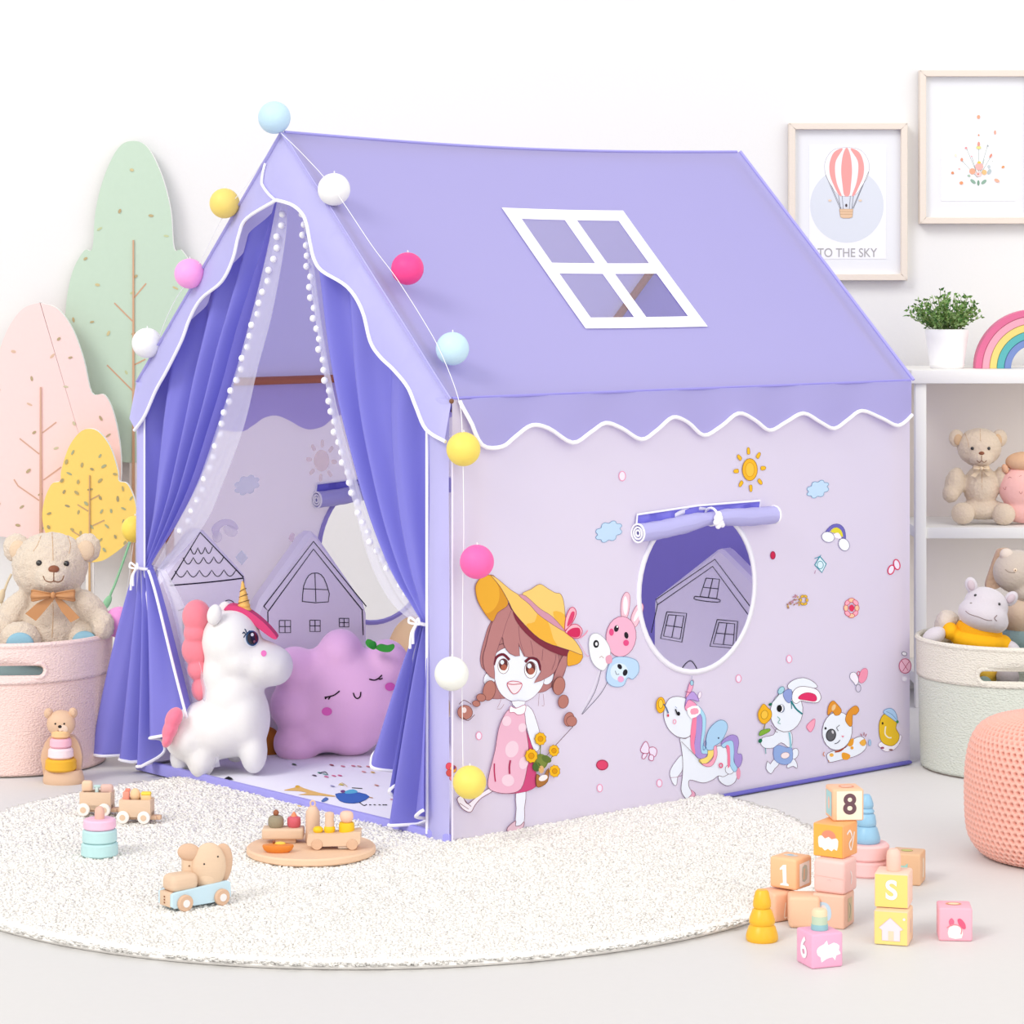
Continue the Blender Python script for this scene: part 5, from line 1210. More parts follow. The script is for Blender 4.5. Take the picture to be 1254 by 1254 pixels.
# ------------------------------------------------------------------ tree-shaped wall boards
def mirror(pts, cx): return pts+[(2*cx-x, y) for x, y in pts[::-1] if abs(x-cx) > .5]
def tree(label, pts, Y, col, trunk, twigs, leaves, cx, tw, tcol, lcols, ttop):
    c = P(cx, 700, Y); t = thing('tree_board', label, 'wall decoration', (c.x, Y+.01, 0), group='tree-shaped boards by the wall')
    ol = cr(pts, 5, True); D = .022
    bm = BM(); prism(bm, ol, lambda x, y, d: P(x, y, Y)+Vector((0, d, 0)), D, mi=0, mside=1, bev=.0015); obj('crown', bm, [M(col, .75, var=.02), M('#f6f5f2', .7)], t, sharp=30)
    bm = BM(); b0 = P(cx-tw/2, 600, Y); x0, x1 = b0.x, P(cx+tw/2, 600, Y).x; zt = P(cx, ttop, Y).z
    # trunk board in front of the crown, reaching the floor
    add(bm, [(x0, Y-.004, 0), (x1, Y-.004, 0), (x1-.003, Y-.004, zt), (x0+.003, Y-.004, zt), (x0, Y+.0, 0), (x1, Y+.0, 0), (x1-.003, Y, zt), (x0+.003, Y, zt)], [(0,1,2,3),(4,7,6,5),(0,4,5,1),(1,5,6,2),(2,6,7,3),(3,7,4,0)])
    obj('trunk', bm, M(tcol, .7, .2, 40, 'wood'), t)
    bm = BM(); lz = min(P(0, p[1], Y).z for p in ol)+.02
    box(bm, ((x0+x1)/2, Y+.011, lz/2), (x1-x0+.012, .018, lz)); obj('support_leg', bm, M('#efebe6', .7), t)
    for l in twigs: A = Art(artY(Y-.0006, .00005)); A.line(l, 1.7, tcol, 0); A.done('twig', t)
    for i in range(0): pass
    A = Art(artY(Y-.0006, .00005)); random.seed(len(leaves))
    for (x, y) in leaves: A.ell(x, y, random.uniform(2.6, 4), random.uniform(1.3, 1.9), random.choice(lcols), random.random()*3, n=8)
    o = A.done('painted_leaves', t); o['kind'] = 'stuff'
def scat(pts, n, seed, cond):
    random.seed(seed); o = []; k = 0
    xs = [p[0] for p in pts]; ys = [p[1] for p in pts]
    while len(o) < n and k < 5000:
        k += 1; p = (random.uniform(min(xs)+6, max(xs)-6), random.uniform(min(ys)+25, max(ys)-10))
        if inside(p, pts) and all(math.dist(p, q) > cond for q in o): o.append(p)
    return o
G = mirror([(163,172.5),(145,181),(128,215),(117,258),(113,304),(103,307),(88,335),(80,384),(80,450),(90,505),(110,545),(135,562)], 163)
G = G[:12]+[(150,566),(176,566)]+G[12:]
tree('tall green tree-shaped board, tallest of the three trees', G, 7.15, '#bfd3bf', 0, [[(164,365),(179,347)],[(164,395),(140,371)],[(164,447),(178,440)],[(164,480),(131,447)]], scat(G, 26, 1, 20), 163.5, 4.5, '#cda384', ['#b8a67c','#cbbd8e','#b39e78','#bfc79a'], 294)
K = mirror([(48,371),(28,378),(10,402),(-4,440),(-14,481),(-30,484),(-42,510),(-50,560),(-46,610),(-25,645),(10,658)], 49)
tree('pink tree-shaped board at the left edge', K, 7.08, '#f3d3cf', 0, [[(52,530),(69,517)],[(48,556),(24,537)],[(53,588),(75,572)],[(48,613),(22,595),(17,587)]], scat(K, 26, 2, 20), 50, 4.6, '#cfa893', ['#b3a280','#d8b9a0','#b5a788','#c9c2a4'], 474)
Yl = mirror([(109.5,525),(97,530),(84,548),(75,576),(73.5,589),(63,593),(54,614),(52,638),(61,662),(85,682),(100,688)], 109.5)
tree('small yellow tree-shaped board in front of the pink tree', Yl, 6.98, '#f7d273', 0, [[(111,612),(122,606)],[(108,626),(95,618)],[(111,645),(128,637)],[(104,660),(88,650)]], scat(Yl, 38, 3, 11), 109.8, 4.0, '#c9a57a', ['#b3a575','#a9ad88','#a59a74'], 582)
# thin green stem between the boards and the tent
t = thing('green_stem', 'thin green leafy stem between the yellow tree and the left curtain', 'decoration', P(125, 846, 7.05)*1.0); GS = M('#8fc29a', .6)
bm = BM(); tube(bm, [P(u, v, 6.9) for u, v in cr([(159,664),(150,690),(141,715),(134,732),(126,760),(123,800),(122,862)], 6)], .0034, 6); obj('stalk', bm, GS, t)
bm = BM(); EL(bm, 131, 738, 4.5, 10, 6.9, .006, 28); obj('leaf', bm, GS, t)
t = thing('dried_stem', 'beige dried stem with a bud at the left edge behind the teddy', 'decoration', P(-8, 850, 6.98)); 
bm = BM(); tube(bm, [P(u, v, 6.9) for u, v in cr([(14,703),(8,716),(3,735),(-4,790),(-8,862)], 6)], .0035, 6); obj('stalk', bm, M('#dac8a8', .7), t)
bm = BM(); EL(bm, 2, 730, 4, 9, 6.89, .008, 12); obj('bud', bm, M('#dcc7a6', .8), t)
# ------------------------------------------------------------------ round rug
import numpy as np
RC = Vector((-.25, 5.09, 0)); RR = .855
bm = BM(); lathe(bm, [(0, .001), (RR-.004, .001), (RR+.002, .006), (RR-.003, .011), (RR-.010, .0135), (0, .0135)], RC, 160, cap=False)
rug = obj('round_rug', bm, M('#f3f0eb', .95, .5, 90), None, loc=RC)
tag(rug, 'large round white shaggy rug on the floor in front of the tent', 'rug')
rng = np.random.default_rng(5)
N = 85000
r = RR*np.sqrt(rng.random(N))*1.003; a = rng.random(N)*2*np.pi
x = RC.x+r*np.cos(a); y = RC.y+r*np.sin(a)
la = (x-T0.x)*Td.x+(y-T0.y)*Td.y; lb = (x-T0.x)*Te.x+(y-T0.y)*Te.y
keep = ~((la > .006) & (la < TL) & (lb > .0) & (lb < TWd)) & (y < 6.1)
x, y, r, a = x[keep], y[keep], r[keep], a[keep]; n = len(x)
h = .006+.0055*rng.random(n); an = rng.random(n)*2*np.pi; lean = .003+.007*rng.random(n)
edge = r > RR-.02
dx, dy = np.cos(an)*lean, np.sin(an)*lean
dx = np.where(edge, np.cos(a)*.010+dx*.5, dx); dy = np.where(edge, np.sin(a)*.010+dy*.5, dy); h = np.where(edge, h*.6, h)
w0 = .0030+.0018*rng.random(n)
V = np.zeros((n, 7, 3)); 
for k in range(3):
    t = an+k*2*np.pi/3
    V[:, k] = np.stack([x+w0*np.cos(t), y+w0*np.sin(t), np.full(n, .008)], 1)
    V[:, 3+k] = np.stack([x+dx*.45+w0*1.1*np.cos(t), y+dy*.45+w0*1.1*np.sin(t), .008+h*.7], 1)
V[:, 6] = np.stack([x+dx, y+dy, .008+h*.85], 1)
b = (np.arange(n)*7)[:, None]
Q = np.concatenate([b+np.array([[0, 1, 4, 3]]), b+np.array([[1, 2, 5, 4]]), b+np.array([[2, 0, 3, 5]])])
Tt = np.concatenate([b+np.array([[3, 4, 6]]), b+np.array([[4, 5, 6]]), b+np.array([[5, 3, 6]])])
me = bpy.data.meshes.new('pile'); me.vertices.add(n*7); me.vertices.foreach_set('co', (V-np.array([RC.x, RC.y, 0])).ravel())
lv = np.concatenate([Q.ravel(), Tt.ravel()]); me.loops.add(len(lv)); me.loops.foreach_set('vertex_index', lv)
me.polygons.add(len(Q)+len(Tt)); me.polygons.foreach_set('loop_start', np.concatenate([np.arange(len(Q))*4, len(Q)*4+np.arange(len(Tt))*3]))
me.update(calc_edges=True); me.validate(); me.shade_smooth(); me.materials.append(M('#f3f0eb', .95))
pile = bpy.data.objects.new('pile', me); COL.objects.link(pile); pile.parent = rug; pile['kind'] = 'stuff'
# ------------------------------------------------------------------ small toys
WD = M('#dcbfa4', .6, .08, 40, 'wood', var=.05); WD2 = M('#d5b296', .6, .08, 40, 'wood', var=.05)
RZ = .0185
def phi(u): return math.atan((u-CX)/F)
def yaw_eff(e, u): return -(radians(e)+phi(u))
def tring(bm, c, r0, r1, h, mi=0, b=.003, seg=40):
    lathe(bm, [(0, 0), (r0-b, 0), (r0, b), (r1, h-b), (r1-b, h), (0, h)], c, seg, mi, cap=False)
# stacking bear
q = FL(75, 962, 0); sbx = thing('stacking_bear', 'wooden bear ring stacker beside the pink basket', 'toy', q+Vector((0, .03, 0)))
Y = q.y+.03; s = Y/F
def cb(x, y): return (x/6.27, 850+y/6.27)
TAN = M('#d9b698', .5, .05, 60)
bm = BM(); T = Matrix.Translation((q.x, Y, 0)) @ Matrix.Diagonal((1, .72, 1, 1)); lathe(bm, [(0, 0), (.0425, 0), (.0445, .004), (.0445, .010), (.0405, .026), (.037, .029), (0, .029)], T=T, seg=48, cap=False); obj('base', bm, TAN, sbx)
bm = BM(); ol = cr([cb(*p) for p in ((330,640),(318,560),(308,490),(325,420),(352,360),(400,325),(540,325),(585,360),(612,420),(624,490),(618,560),(608,640))], 4)
prism(bm, ol, lambda x, y, d: P(x, y, Y)+Vector((0, d+.008, 0)), .018, bev=.003); obj('back_body', bm, TAN, sbx)
zb = .029
for (x0, x1, c, h, lb) in ((350,592,'#e5ae2e',.0255,'mustard ring'),(372,568,'#f3dbe0',.0225,'pale pink ring'),(385,553,'#f0b9c8',.0200,'pink ring'),(398,543,'#eac08c',.0165,'tan ring')):
    r_ = (x1-x0)/2/6.27*s; bm = BM(); tring(bm, ((((x0+x1)/2/6.27)-CX)/F*Y-.0, Y-.006, zb), r_, r_*.97, h, b=.004); obj('ring', bm, M(c, .45), sbx, label=lb); zb += h+.0006
bm = BM(); u, v = cb(470, 225); EL(bm, u, v, 112/6.27, 104/6.27, Y, .024)
hd = blob('head', bm, TAN, sbx, .002, 3)
for x, y in ((373,148),(561,144)):
    bm = BM(); EL(bm, *cb(x, y), 5.6, 6.6, Y, .009); e = obj('ear', bm, TAN, sbx, sharp=0); bm = BM(); EL(bm, *cb(x, y+2), 3.3, 4.2, Y, .004, dy=-.007); obj('inner_ear', bm, WD2, e)
bh = bvh(hd)
for p in (cb(425,228), cb(493,228)): bm = BM(); bead(bm, bh, *p, .0022, .6); obj('eye', bm, M('#1a1412', .3), sbx)
patch('muzzle', bh, [cb(485+34*cos(t), 268+30*sin(t)) for t in [2*pi*i/12 for i in range(12)]], M('#ecd3c0', .6), sbx, .0005, 3)
bm = BM(); bead(bm, bh, *cb(460,250), .0042, .5, asp=.8); obj('nose', bm, M('#1a1412', .3), sbx)
bm = BM(); thread(bm, bh, [cb(440,280),cb(460,286),cb(485,280)], .0006, 5); obj('mouth', bm, M('#8a5a48', .6), sbx)
# wheels and wagons
def wheel(t, x, y, z, r, w_, m, hub, side=-1, nm='wheel'):
    bm = BM(); T = Matrix.Translation((x, y, z)) @ Matrix.Rotation(pi/2, 4, 'X')
    lathe(bm, [(0, -w_/2), (r-.0015, -w_/2), (r, -w_/2+.0015), (r, w_/2-.0015), (r-.0015, w_/2), (0, w_/2)], T=T, seg=32, cap=False); o = lobj(nm, bm, m, t)
    bm = BM(); lathe(bm, [(0, -w_/2-.001), (r*.46, -w_/2-.001), (r*.46, w_/2+.001), (0, w_/2+.001)], T=T, seg=24, cap=False); lobj('hub', bm, hub, o)
WW = M('#f1ebe4', .5)
def wagon(uc, vc, label, Lx, Dy, H, hub, zr, e=13):
    """uc,vc: lower near right corner of the box"""
    c = FL(uc, vc, RZ+.010); th = yaw_eff(e, uc)
    R = Matrix.Rotation(th, 3, 'Z'); o = c+R @ Vector((-Lx/2, Dy/2, 0)); o.z = RZ-.004
    t = thing('toy_wagon', label, 'toy', o, th, 'wooden wagons of the toy train')
    z0 = .014
    bm = BM()
    box(bm, (0, 0, z0+H*.15), (Lx, Dy, H*.3), bev=.0015)
    for y in (-1, 1): box(bm, (0, y*(Dy/2-.003), z0+H*.5), (Lx, .006, H), bev=.0012)
    for x in (-1, 1): box(bm, (x*(Lx/2-.003), 0, z0+H*.5), (.006, Dy-.01, H-.0006), bev=.001)
    lobj('box', bm, WD, t)
    bm = BM(); box(bm, (.004, 0, .012), (Lx+.012, Dy*.55, .008), bev=.002); box(bm, (Lx/2+.012, 0, .012), (.012, .012, .009), bev=.002); lobj('chassis', bm, WD2, t)
    for x in (-Lx*.36, Lx*.30):
        for y in (-1, 1): wheel(t, x, y*(Dy/2+.003), zr+.002, zr, .007, WW, hub)
    return t
w1 = wagon(850/6.27, 850+892/6.27, 'left wooden toy wagon carrying three animal figures', .0635, .036, .0345, WD, .0128)
w2 = wagon(1155/6.27, 850+950/6.27, 'right wooden toy wagon with yellow topped figure', .0635, .036, .034, WD, .0125)
def figure(nm, label, spec, base, cat='toy', grp=None):
    """spec: list of (mesh kind, args, material)"""
    t = thing(nm, label, cat, base, group=grp); 
    for k, (pn, fn_, m) in enumerate(spec):
        bm = BM(); fn_(bm, Vector(base)); obj(pn, bm, m, t, sharp=50)
    return t
def wp(t, x, y, z): return RM[t] @ Vector((x, y, z))
zt = .014+.0345*.3
GRP = 'figures riding in the toy train'
def bx(c, s, b): return lambda bm, o: box(bm, o+Vector(c), s, bev=b, seg=3)
def el_(c, r, rot=(0,0,0)): return lambda bm, o: ell(bm, o+Vector(c), r, rot, 16)
figure('animal_figure', 'tan box-headed figure, leftmost in the left wagon', [('body', bx((0,0,.012),(.008,.010,.024),.002), WD2), ('head', bx((0,0,.034),(.021,.016,.022),.005), M('#e9c6a8', .6))], wp(w1, -.020, 0, zt), grp=GRP)
figure('animal_figure', 'mint green cross-shaped figure, middle of the left wagon', [('body', bx((0,0,.016),(.007,.008,.032),.002), M('#cfe2de', .6)), ('arms', bx((.001,0,.033),(.015,.007,.006),.002), M('#bcd6d4', .6))], wp(w1, -.001, .002, zt), grp=GRP)
figure('animal_figure', 'pinkish brown four-legged figure, rightmost in the left wagon', [('body', bx((0,0,.029),(.026,.014,.019),.006), M('#dcb8ac', .6)), ('leg', bx((-.008,0,.010),(.005,.010,.021),.0015), M('#dcb8ac', .6)), ('leg', bx((.008,0,.010),(.005,.010,.021),.0015), M('#dcb8ac', .6))], wp(w1, .020, 0, zt), grp=GRP)
figure('animal_figure', 'coral red figure, leftmost in the right wagon', [('body', bx((0,0,.020),(.013,.012,.036),.003), M('#ee9a86', .6)), ('tip', bx((.003,0,.040),(.010,.009,.006),.002), M('#ea8a76', .6))], wp(w2, -.021, 0, zt), grp=GRP)
figure('animal_figure', 'plain tan peg figure, middle of the right wagon', [('peg', bx((0,0,.010),(.005,.006,.020),.0015), WD), ('head', el_((0,0,.031),(.0105,.008,.013)), M('#ecc79c', .6))], wp(w2, -.003, 0, zt), grp=GRP)
figure('animal_figure', 'tan figure with yellow top, rightmost in the right wagon', [('body', bx((0,0,.020),(.021,.015,.026),.005), M('#eac592', .6)), ('yellow_top', bx((0,0,.034),(.020,.0145,.007),.003), M('#f0d154', .6))], wp(w2, .019, 0, zt), grp=GRP)
# pink and mint ring stacker
q = FL(118.5, 1052, RZ-.003); Y = q.y+.034; c = Vector((q.x, Y, RZ-.003))
rs_ = thing('ring_stacker', 'small stacker with two mint rings and a pink ring on the rug', 'toy', c)
for k, (r_, h, col, lb) in enumerate(((.0345,.0245,'#b9dcdc','lower mint ring'),(.0325,.0240,'#b9dcdc','upper mint ring'),(.0305,.0185,'#f0bfd6','pink ring'))):
    bm = BM(); tring(bm, c+Vector((0, 0, sum((.0250,.0245)[:k]))), r_, r_*.985, h, b=.003); obj('ring', bm, M(col, .5), rs_, label=lb)
bm = BM(); tube(bm, [c+Vector((0, 0, z)) for z in (.066,.076,.084,.089,.0915)], [.009,.0093,.009,.0065,.001], 20); obj('peg', bm, M('#e0b4a2', .55), rs_)
# elephant car
co = FL(210.7, 1112.5, RZ+.004); th = radians(38); ux = Vector((cos(th), sin(th), 0)); uy = Vector((-sin(th), cos(th), 0)); CL, CW = .118, .046
oc = co+ux*CL/2+uy*CW/2; oc.z = RZ-.004
car = thing('toy_car', 'wooden toy car with pale blue body carrying an elephant', 'toy', oc, th)
BL = M('#c3dde9', .5)
bm = BM(); 
ol = [(-CL/2+.006, .006), (CL/2-.006, .006), (CL/2, .012), (CL/2-.001, .036), (CL/2-.008, .040), (-CL/2+.006, .033), (-CL/2, .030), (-CL/2, .010)]
for y in (-1, 1): prism(bm, ol, lambda x, z, d: Vector((x, y*(CW/2-.0035)-.0035+d, z)), .007, bev=.001)
box(bm, (0, 0, .010), (CL-.01, CW-.006, .008), bev=.001); lobj('side_body', bm, BL, car)
bm = BM(); box(bm, (-CL/2+.004, 0, .020), (.010, CW-.012, .025), bev=.002); box(bm, (0, 0, .019), (CL-.012, CW-.016, .012)); box(bm, (CL/2-.005, 0, .022), (.007, CW-.014, .026), bev=.002); lobj('grille_block', bm, WD, car)
bm = BM(); vs = box(bm, (-CL/2+.030, 0, .0455), (.054, CW-.006, .030), bev=.011, seg=4); lobj('bonnet', bm, WD, car)
for x in (-CL*.30, CL*.32):
    for y in (-1, 1): wheel(car, x, y*(CW/2+.004), .0142, .0142, .008, WD2, M('#e9e6e4', .5))
bm = BM(); T = RM[car]
for z in (.014, .019, .024): box(bm, (-CL/2-.0012, .004*0, z), (.0012, .0035, .0025))
lobj('grille_mark', bm, M('#8a5a3c', .6), car)
oe = T @ Vector((.022, 0, .0255))
ele = thing('toy_elephant', 'wooden elephant with big ears sitting in the blue toy car', 'toy', oe, th-radians(22))
EC = M('#dcc0a4', .6, .06, 40, 'wood', var=.05)
bm = BM(); ell(bm, (.004, -.006, .040), (.030, .013, .041), seg=28); ell(bm, (.0, -.008, .018), (.020, .011, .020)); e1 = lobj('face', bm, EC, ele, sharp=0)
bm = BM(); ell(bm, (.027, .006, .039), (.020, .007, .037), (0, radians(8), 0)); lobj('ear', bm, WD2, ele, sharp=0)
bm = BM(); ell(bm, (-.030, -.004, .066), (.020, .009, .015), (0, radians(10), 0)); lobj('ear', bm, WD2, ele, sharp=0)
bm = BM(); box(bm, (-.026, .004, .032), (.030, .022, .054), bev=.007, seg=3); lobj('shoulder', bm, EC, ele)
for p in ((-.006, -.0182, .047), (.018, -.0165, .058)): bm = BM(); ell(bm, p, (.0016, .001, .0016), seg=8); lobj('eye', bm, M('#3a3430', .4), ele)
bm = BM(); ell(bm, (-.030, -.0075, .043), (.0014, .001, .0016), seg=8); lobj('eye', bm, M('#7a5a3a', .4), ele)
# round tray with its toys
q = FL(375, 1062, RZ-.002); TRR = .1205; tc = Vector((q.x, q.y+TRR, RZ-.002))
bm = BM(); lathe(bm, [(0, 0), (TRR-.003, 0), (TRR, .003), (TRR, .011), (TRR-.003, .014), (0, .014)], tc, 90, cap=False)
o = obj('round_tray', bm, M('#e6c3a4', .6, .06, 30, 'wood', var=.04), None, loc=tc); tag(o, 'round flat wooden tray on the rug carrying small toys', 'tray')
ZT = tc.z+.0142
def ct(x, y): return (290+x/6.967, 960+y/6.967)
def tb_(u, z, Y): return Vector(((u-CX)/F*Y, Y, z))
# left tray wagon
Yw = 5.055; s = Yw/F
t = thing('toy_wagon', 'low wooden wagon holding an olive acorn and a red apple on the tray', 'toy', tb_(347, ZT, Yw))
ol = cr([ct(*p) for p in ((222,395),(225,485),(330,520),(480,525),(560,495),(578,400))], 2)
bm = BM(); z0 = ZT+.008; box(bm, tb_(347, z0+.010, Yw), (.078, .040, .020), bev=.004, seg=3); obj('box', bm, WD, t)
bm = BM(); box(bm, tb_(350, ZT+.005, Yw), (.040, .024, .010), bev=.002); obj('chassis', bm, WD2, t)
zc = z0+.0202
a = thing('toy_acorn', 'olive green wooden acorn with brown stem on the tray', 'toy', tb_(338, zc, Yw)); cc_ = tb_(338, zc, Yw)
bm = BM(); lathe(bm, [(0, 0), (.012, 0), (.0148, .004), (.0150, .014), (.013, .019), (.008, .0215), (0, .022)], cc_, 28, cap=False); obj('body', bm, M('#9b9079', .6, .1, 60), a)
bm = BM(); ell(bm, cc_+Vector((0, 0, .0265)), (.0055, .0055, .006), seg=14); obj('stem', bm, M('#9c6248', .6), a)
a = thing('toy_apple', 'red wooden apple with orange tip on the tray', 'toy', tb_(360, zc, Yw)); cc_ = tb_(360, zc, Yw)
bm = BM(); lathe(bm, [(0, 0), (.010, 0), (.0128, .004), (.0130, .013), (.0118, .018), (.007, .020), (0, .0205)], cc_, 28, cap=False); obj('body', bm, M('#d0606c', .4), a)
bm = BM(); lathe(bm, [(.0062, .0195), (.0045, .024), (.001, .0285), (0, .0287)], cc_, 16, cap=True); obj('tip', bm, M('#e08a62', .5), a)
# right tray wagon
Yw2 = 5.0
t = thing('toy_wagon', 'longer wooden wagon with round wheels carrying yellow figures on the tray', 'toy', tb_(409, ZT, Yw2))
bm = BM(); prism(bm, cr([ct(*p) for p in ((612,425),(640,412),(850,410),(1045,390),(1058,410),(1055,488),(1000,508),(750,517),(640,515),(606,498))], 2, True), lambda x, y, d: P(x, y, Yw2)+Vector((0, d-.018, 0)), .038, bev=.003); obj('box', bm, WD, t, sharp=40)
for u in (389, 432):
    bm = BM(); r_ = .0105; T = Matrix.Translation(tb_(u, ZT+r_, Yw2)) @ Matrix.Rotation(pi/2, 4, 'X'); lathe(bm, [(0, -.020), (r_-.001, -.020), (r_, -.018), (r_, .018), (r_-.001, .020), (0, .020)], T=T, seg=28, cap=False); obj('wheel', bm, WD2, t)
bm = BM(); box(bm, tb_(421, ZT+.006, Yw2-.004), (.022, .020, .010), bev=.003); obj('chassis', bm, M('#d9ccc0', .6), t)
zc = P(0, ct(0, 408)[1], Yw2).z-.001
YG = M('#ecc022', .5)
def fig(nm, lb, u, parts, Y=Yw2, z=None):
    c_ = tb_(u, zc if z is None else z, Y); a = thing(nm, lb, 'toy', c_, group='figures on the round tray')
    for pn, prof, m, *k in parts:
        bm = BM(); lathe(bm, prof, c_, 24, cap=False); obj(pn, bm, m, a, sharp=50)
FM = M('#dfbfa6', .6, .06, 40)
fig('peg_figure', 'tall tan house-shaped peg figure at the back of the tray', 383, [('body', [(0,0),(.0125,0),(.0135,.004),(.0135,.050),(.0130,.052),(.0128,.058),(.008,.066),(.0065,.068),(0,.068)], FM), ], 5.05, ZT)
c_ = tb_(383, ZT+.073, 5.05); bm = BM(); tube(bm, [c_+Vector((.0045*cos(x), 0, .0055*sin(x))) for x in [2*pi*i/16 for i in range(16)]], .0016, 6, True); o = obj('hanging_loop', bm, FM, bpy.data.objects[[o.name for o in bpy.data.objects if o.name.startswith('peg_figure')][-1]])
fig('peg_figure', 'tan peg figure standing on a yellow ball on the tray', 403.5, [('yellow_base', [(0,0),(.009,0),(.0105,.004),(.0105,.009),(.008,.0125),(0,.0135)], YG), ('body', [(0,.010),(.0085,.011),(.009,.018),(.0078,.024),(.0088,.032),(.0080,.036),(.004,.038),(0,.038)], FM)])
fig('peg_figure', 'pink headed figure in a yellow barrel, rightmost on the tray', 424.5, [('yellow_barrel', [(0,0),(.0138,0),(.0146,.003),(.0146,.014),(.0135,.0185),(0,.0195)], YG), ('head', [(.006,.018),(.011,.022),(.0130,.029),(.0118,.036),(.008,.039),(0,.040)], M('#ecc4ae', .6))])
fig('toy_ball', 'small yellow bead at the front of the longer tray wagon', 389.5, [('body', [(0,0),(.007,0),(.0095,.003),(.0095,.007),(.006,.0105),(0,.0115)], YG)])
cb_ = tb_(340.5, ZT, 4.965); a = thing('toy_boat', 'orange wooden boat-shaped toy lying on the front of the tray', 'toy', cb_)
bm = BM(); lathe(bm, [(0, 0), (.020, 0), (.026, .004), (.0292, .011), (.0285, .0135), (.020, .0150), (0, .016)], T=Matrix.Translation(cb_) @ Matrix.Diagonal((1, .5, 1, 1)), seg=40, cap=False); obj('hull', bm, M('#dc8434', .4), a)
bm = BM(); ell(bm, cb_+Vector((.004, 0, .016)), (.010, .006, .0035)); obj('lid', bm, M('#e6c24e', .5), a); bm = BM(); ell(bm, cb_+Vector((-.008, .003, .018)), (.003, .003, .0035)); obj('knob', bm, M('#8a4a2c', .5), a)
# ------------------------------------------------------------------ blocks
BS = .0565
def block(label, uc, vc, z, eff, s, col, left=None, right=None, top=None, pos=None, bev=.0035):
    """(uc,vc): nearest bottom corner in view; eff>0 shows the right face"""
    th = yaw_eff(eff, uc); R = Matrix.Rotation(th, 3, 'Z')
    c = FL(uc, vc, z) if pos is None else Vector(pos)
    if pos is None: c = c+R @ Vector((-s/2 if eff > 0 else s/2, s/2, 0))
    c.z = z
    t = thing('toy_block', label, 'toy', c, th, 'printed wooden toy blocks')
    bm = BM(); box(bm, (0, 0, s/2), (s, s, s), bev=bev, seg=3); lobj('block_body', bm, M(col, .5, .05, 60), t)
    for face, spec in (('front', left), ('side', right), ('top', top)):
        if not spec: continue
        sgn = 1 if eff > 0 else -1
        def fn(x, y, k=0, face=face):
            x, y = (x-50)/100*s, (50-y)/100*s
            if face == 'front': q = Vector((x, -s/2-.0003-.0001*k, s/2+y))
            elif face == 'side': q = Vector((sgn*(s/2+.0003+.0001*k), x*sgn, s/2+y))
            else: q = Vector((x, y, s+.0003+.0001*k))
            return RM[t] @ q
        for ni, it in enumerate(spec):
            if it[0] == 'txt':
                _, ch_, size, hexc, dx, dy, nm = it
                cu = lambda x, y, z_, fn=fn, dx=dx, dy=dy: fn(50+dx+x*100, 50+dy-y*100, 6)
                text_mesh(ch_, size/100, cu, M(hexc, .6), nm, t, 0)
            else:
                A = Art(fn); A.lay = 3*ni
                for p in it[2]:
                    if p[0] == 'p': A.poly(p[1], p[2], p[3] if len(p) > 3 else 3, *(p[4:6] if len(p) > 5 else ()))
                    elif p[0] == 'l': A.line(p[1], p[2], p[3], 3)
                    else: A.ell(*p[1:])
                A.done(it[1], t)
    return t
WHm = '#f3f0f2'
blob_ = [('p', [(15,45),(25,35),(38,30),(48,20),(52,34),(70,28),(88,38),(86,50),(92,62),(78,66),(74,80),(66,70),(45,74),(30,82),(28,68),(18,60)], WHm, 2)]
digit6 = [('l', [(62,22),(50,18),(36,32),(30,55),(36,78),(52,82),(64,70),(60,54),(46,52),(34,62)], 9, WHm)]
b1_ = block('pink block with a white 6 and blob, cup peg on top', 994.3, 1187.5, 0, -27, .055, '#eeabc8', [('a', 'white_blob', blob_)], [('txt', '6', 84, WHm, 0, 0, 'digit')])
fx = lambda s_: [('a', 'white_sign', s_)]
# tower and base row
T1 = block('salmon block with blue oval mark, under the tall tower', 1033.7, 1139, 0, 18, BS, '#e8bda6', fx([('p', [(15,30),(45,25),(60,45),(55,75),(20,78)], '#bcd3e4'), ('ell', 36, 52, 12, 20, '#ead8d4')]), fx([('p', [(35,15),(75,15),(75,85),(35,85)], '#cdbfa0', 0), ('l', [(50,30),(60,50),(50,75)], 5, '#8a9a8a')]))
T2 = block('plain pink block, second in the tall tower', 1034, 1097, BS, 23, BS, '#f0c4bd', fx([('l', [(45,60),(55,58),(56,64)], 2, '#d8bcb6'), ('p', [(2,48),(98,52),(98,53),(2,49)], '#e6b5a8', 0)]), fx([('l', [(45,35),(55,50),(50,75)], 6, '#f2e8e6')]), bev=.006)
T3 = block('orange block with white print, third in the tall tower', 1032.7, 1052.5, 2*BS, 25.5, BS, '#efab6c', fx([('p', [(3,3),(97,3),(97,97),(3,97)], '#f0b054', 0), ('ell', 52, 38, 24, 20, '#ee8f74'), ('p', [(18,42),(30,36),(40,44),(52,38),(62,44),(76,40),(84,48),(80,76),(70,72),(62,80),(50,74),(40,80),(30,72),(20,70)], '#f4ece6', 2)]), fx([('l', [(25,30),(45,22),(60,45),(40,60),(55,80),(75,30)], 7, '#f4e6de')]), bev=.003)
T4 = block('peach block with a dark number 8, topmost of the tall tower', 1020, 1006, 3*BS, -14, .054, '#f0bd98', [('a', 'cream_panel', [('p', [(12,6),(94,6),(94,96),(12,96)], '#eee5d0', 0)]), ('txt', '8', 88, '#6c5058', 4, 0, 'digit')], fx([('p', [(15,12),(85,12),(85,88),(15,88)], '#a9d0d4', 0), ('ell', 50, 50, 12, 20, '#ecc0b0')]), [('a', 'red_label', [('p', [(35,35),(75,35),(75,70),(35,70)], '#e59a80', 2), ('p', [(40,45),(70,45),(70,60),(40,60)], '#f3cdb8', 2)])])
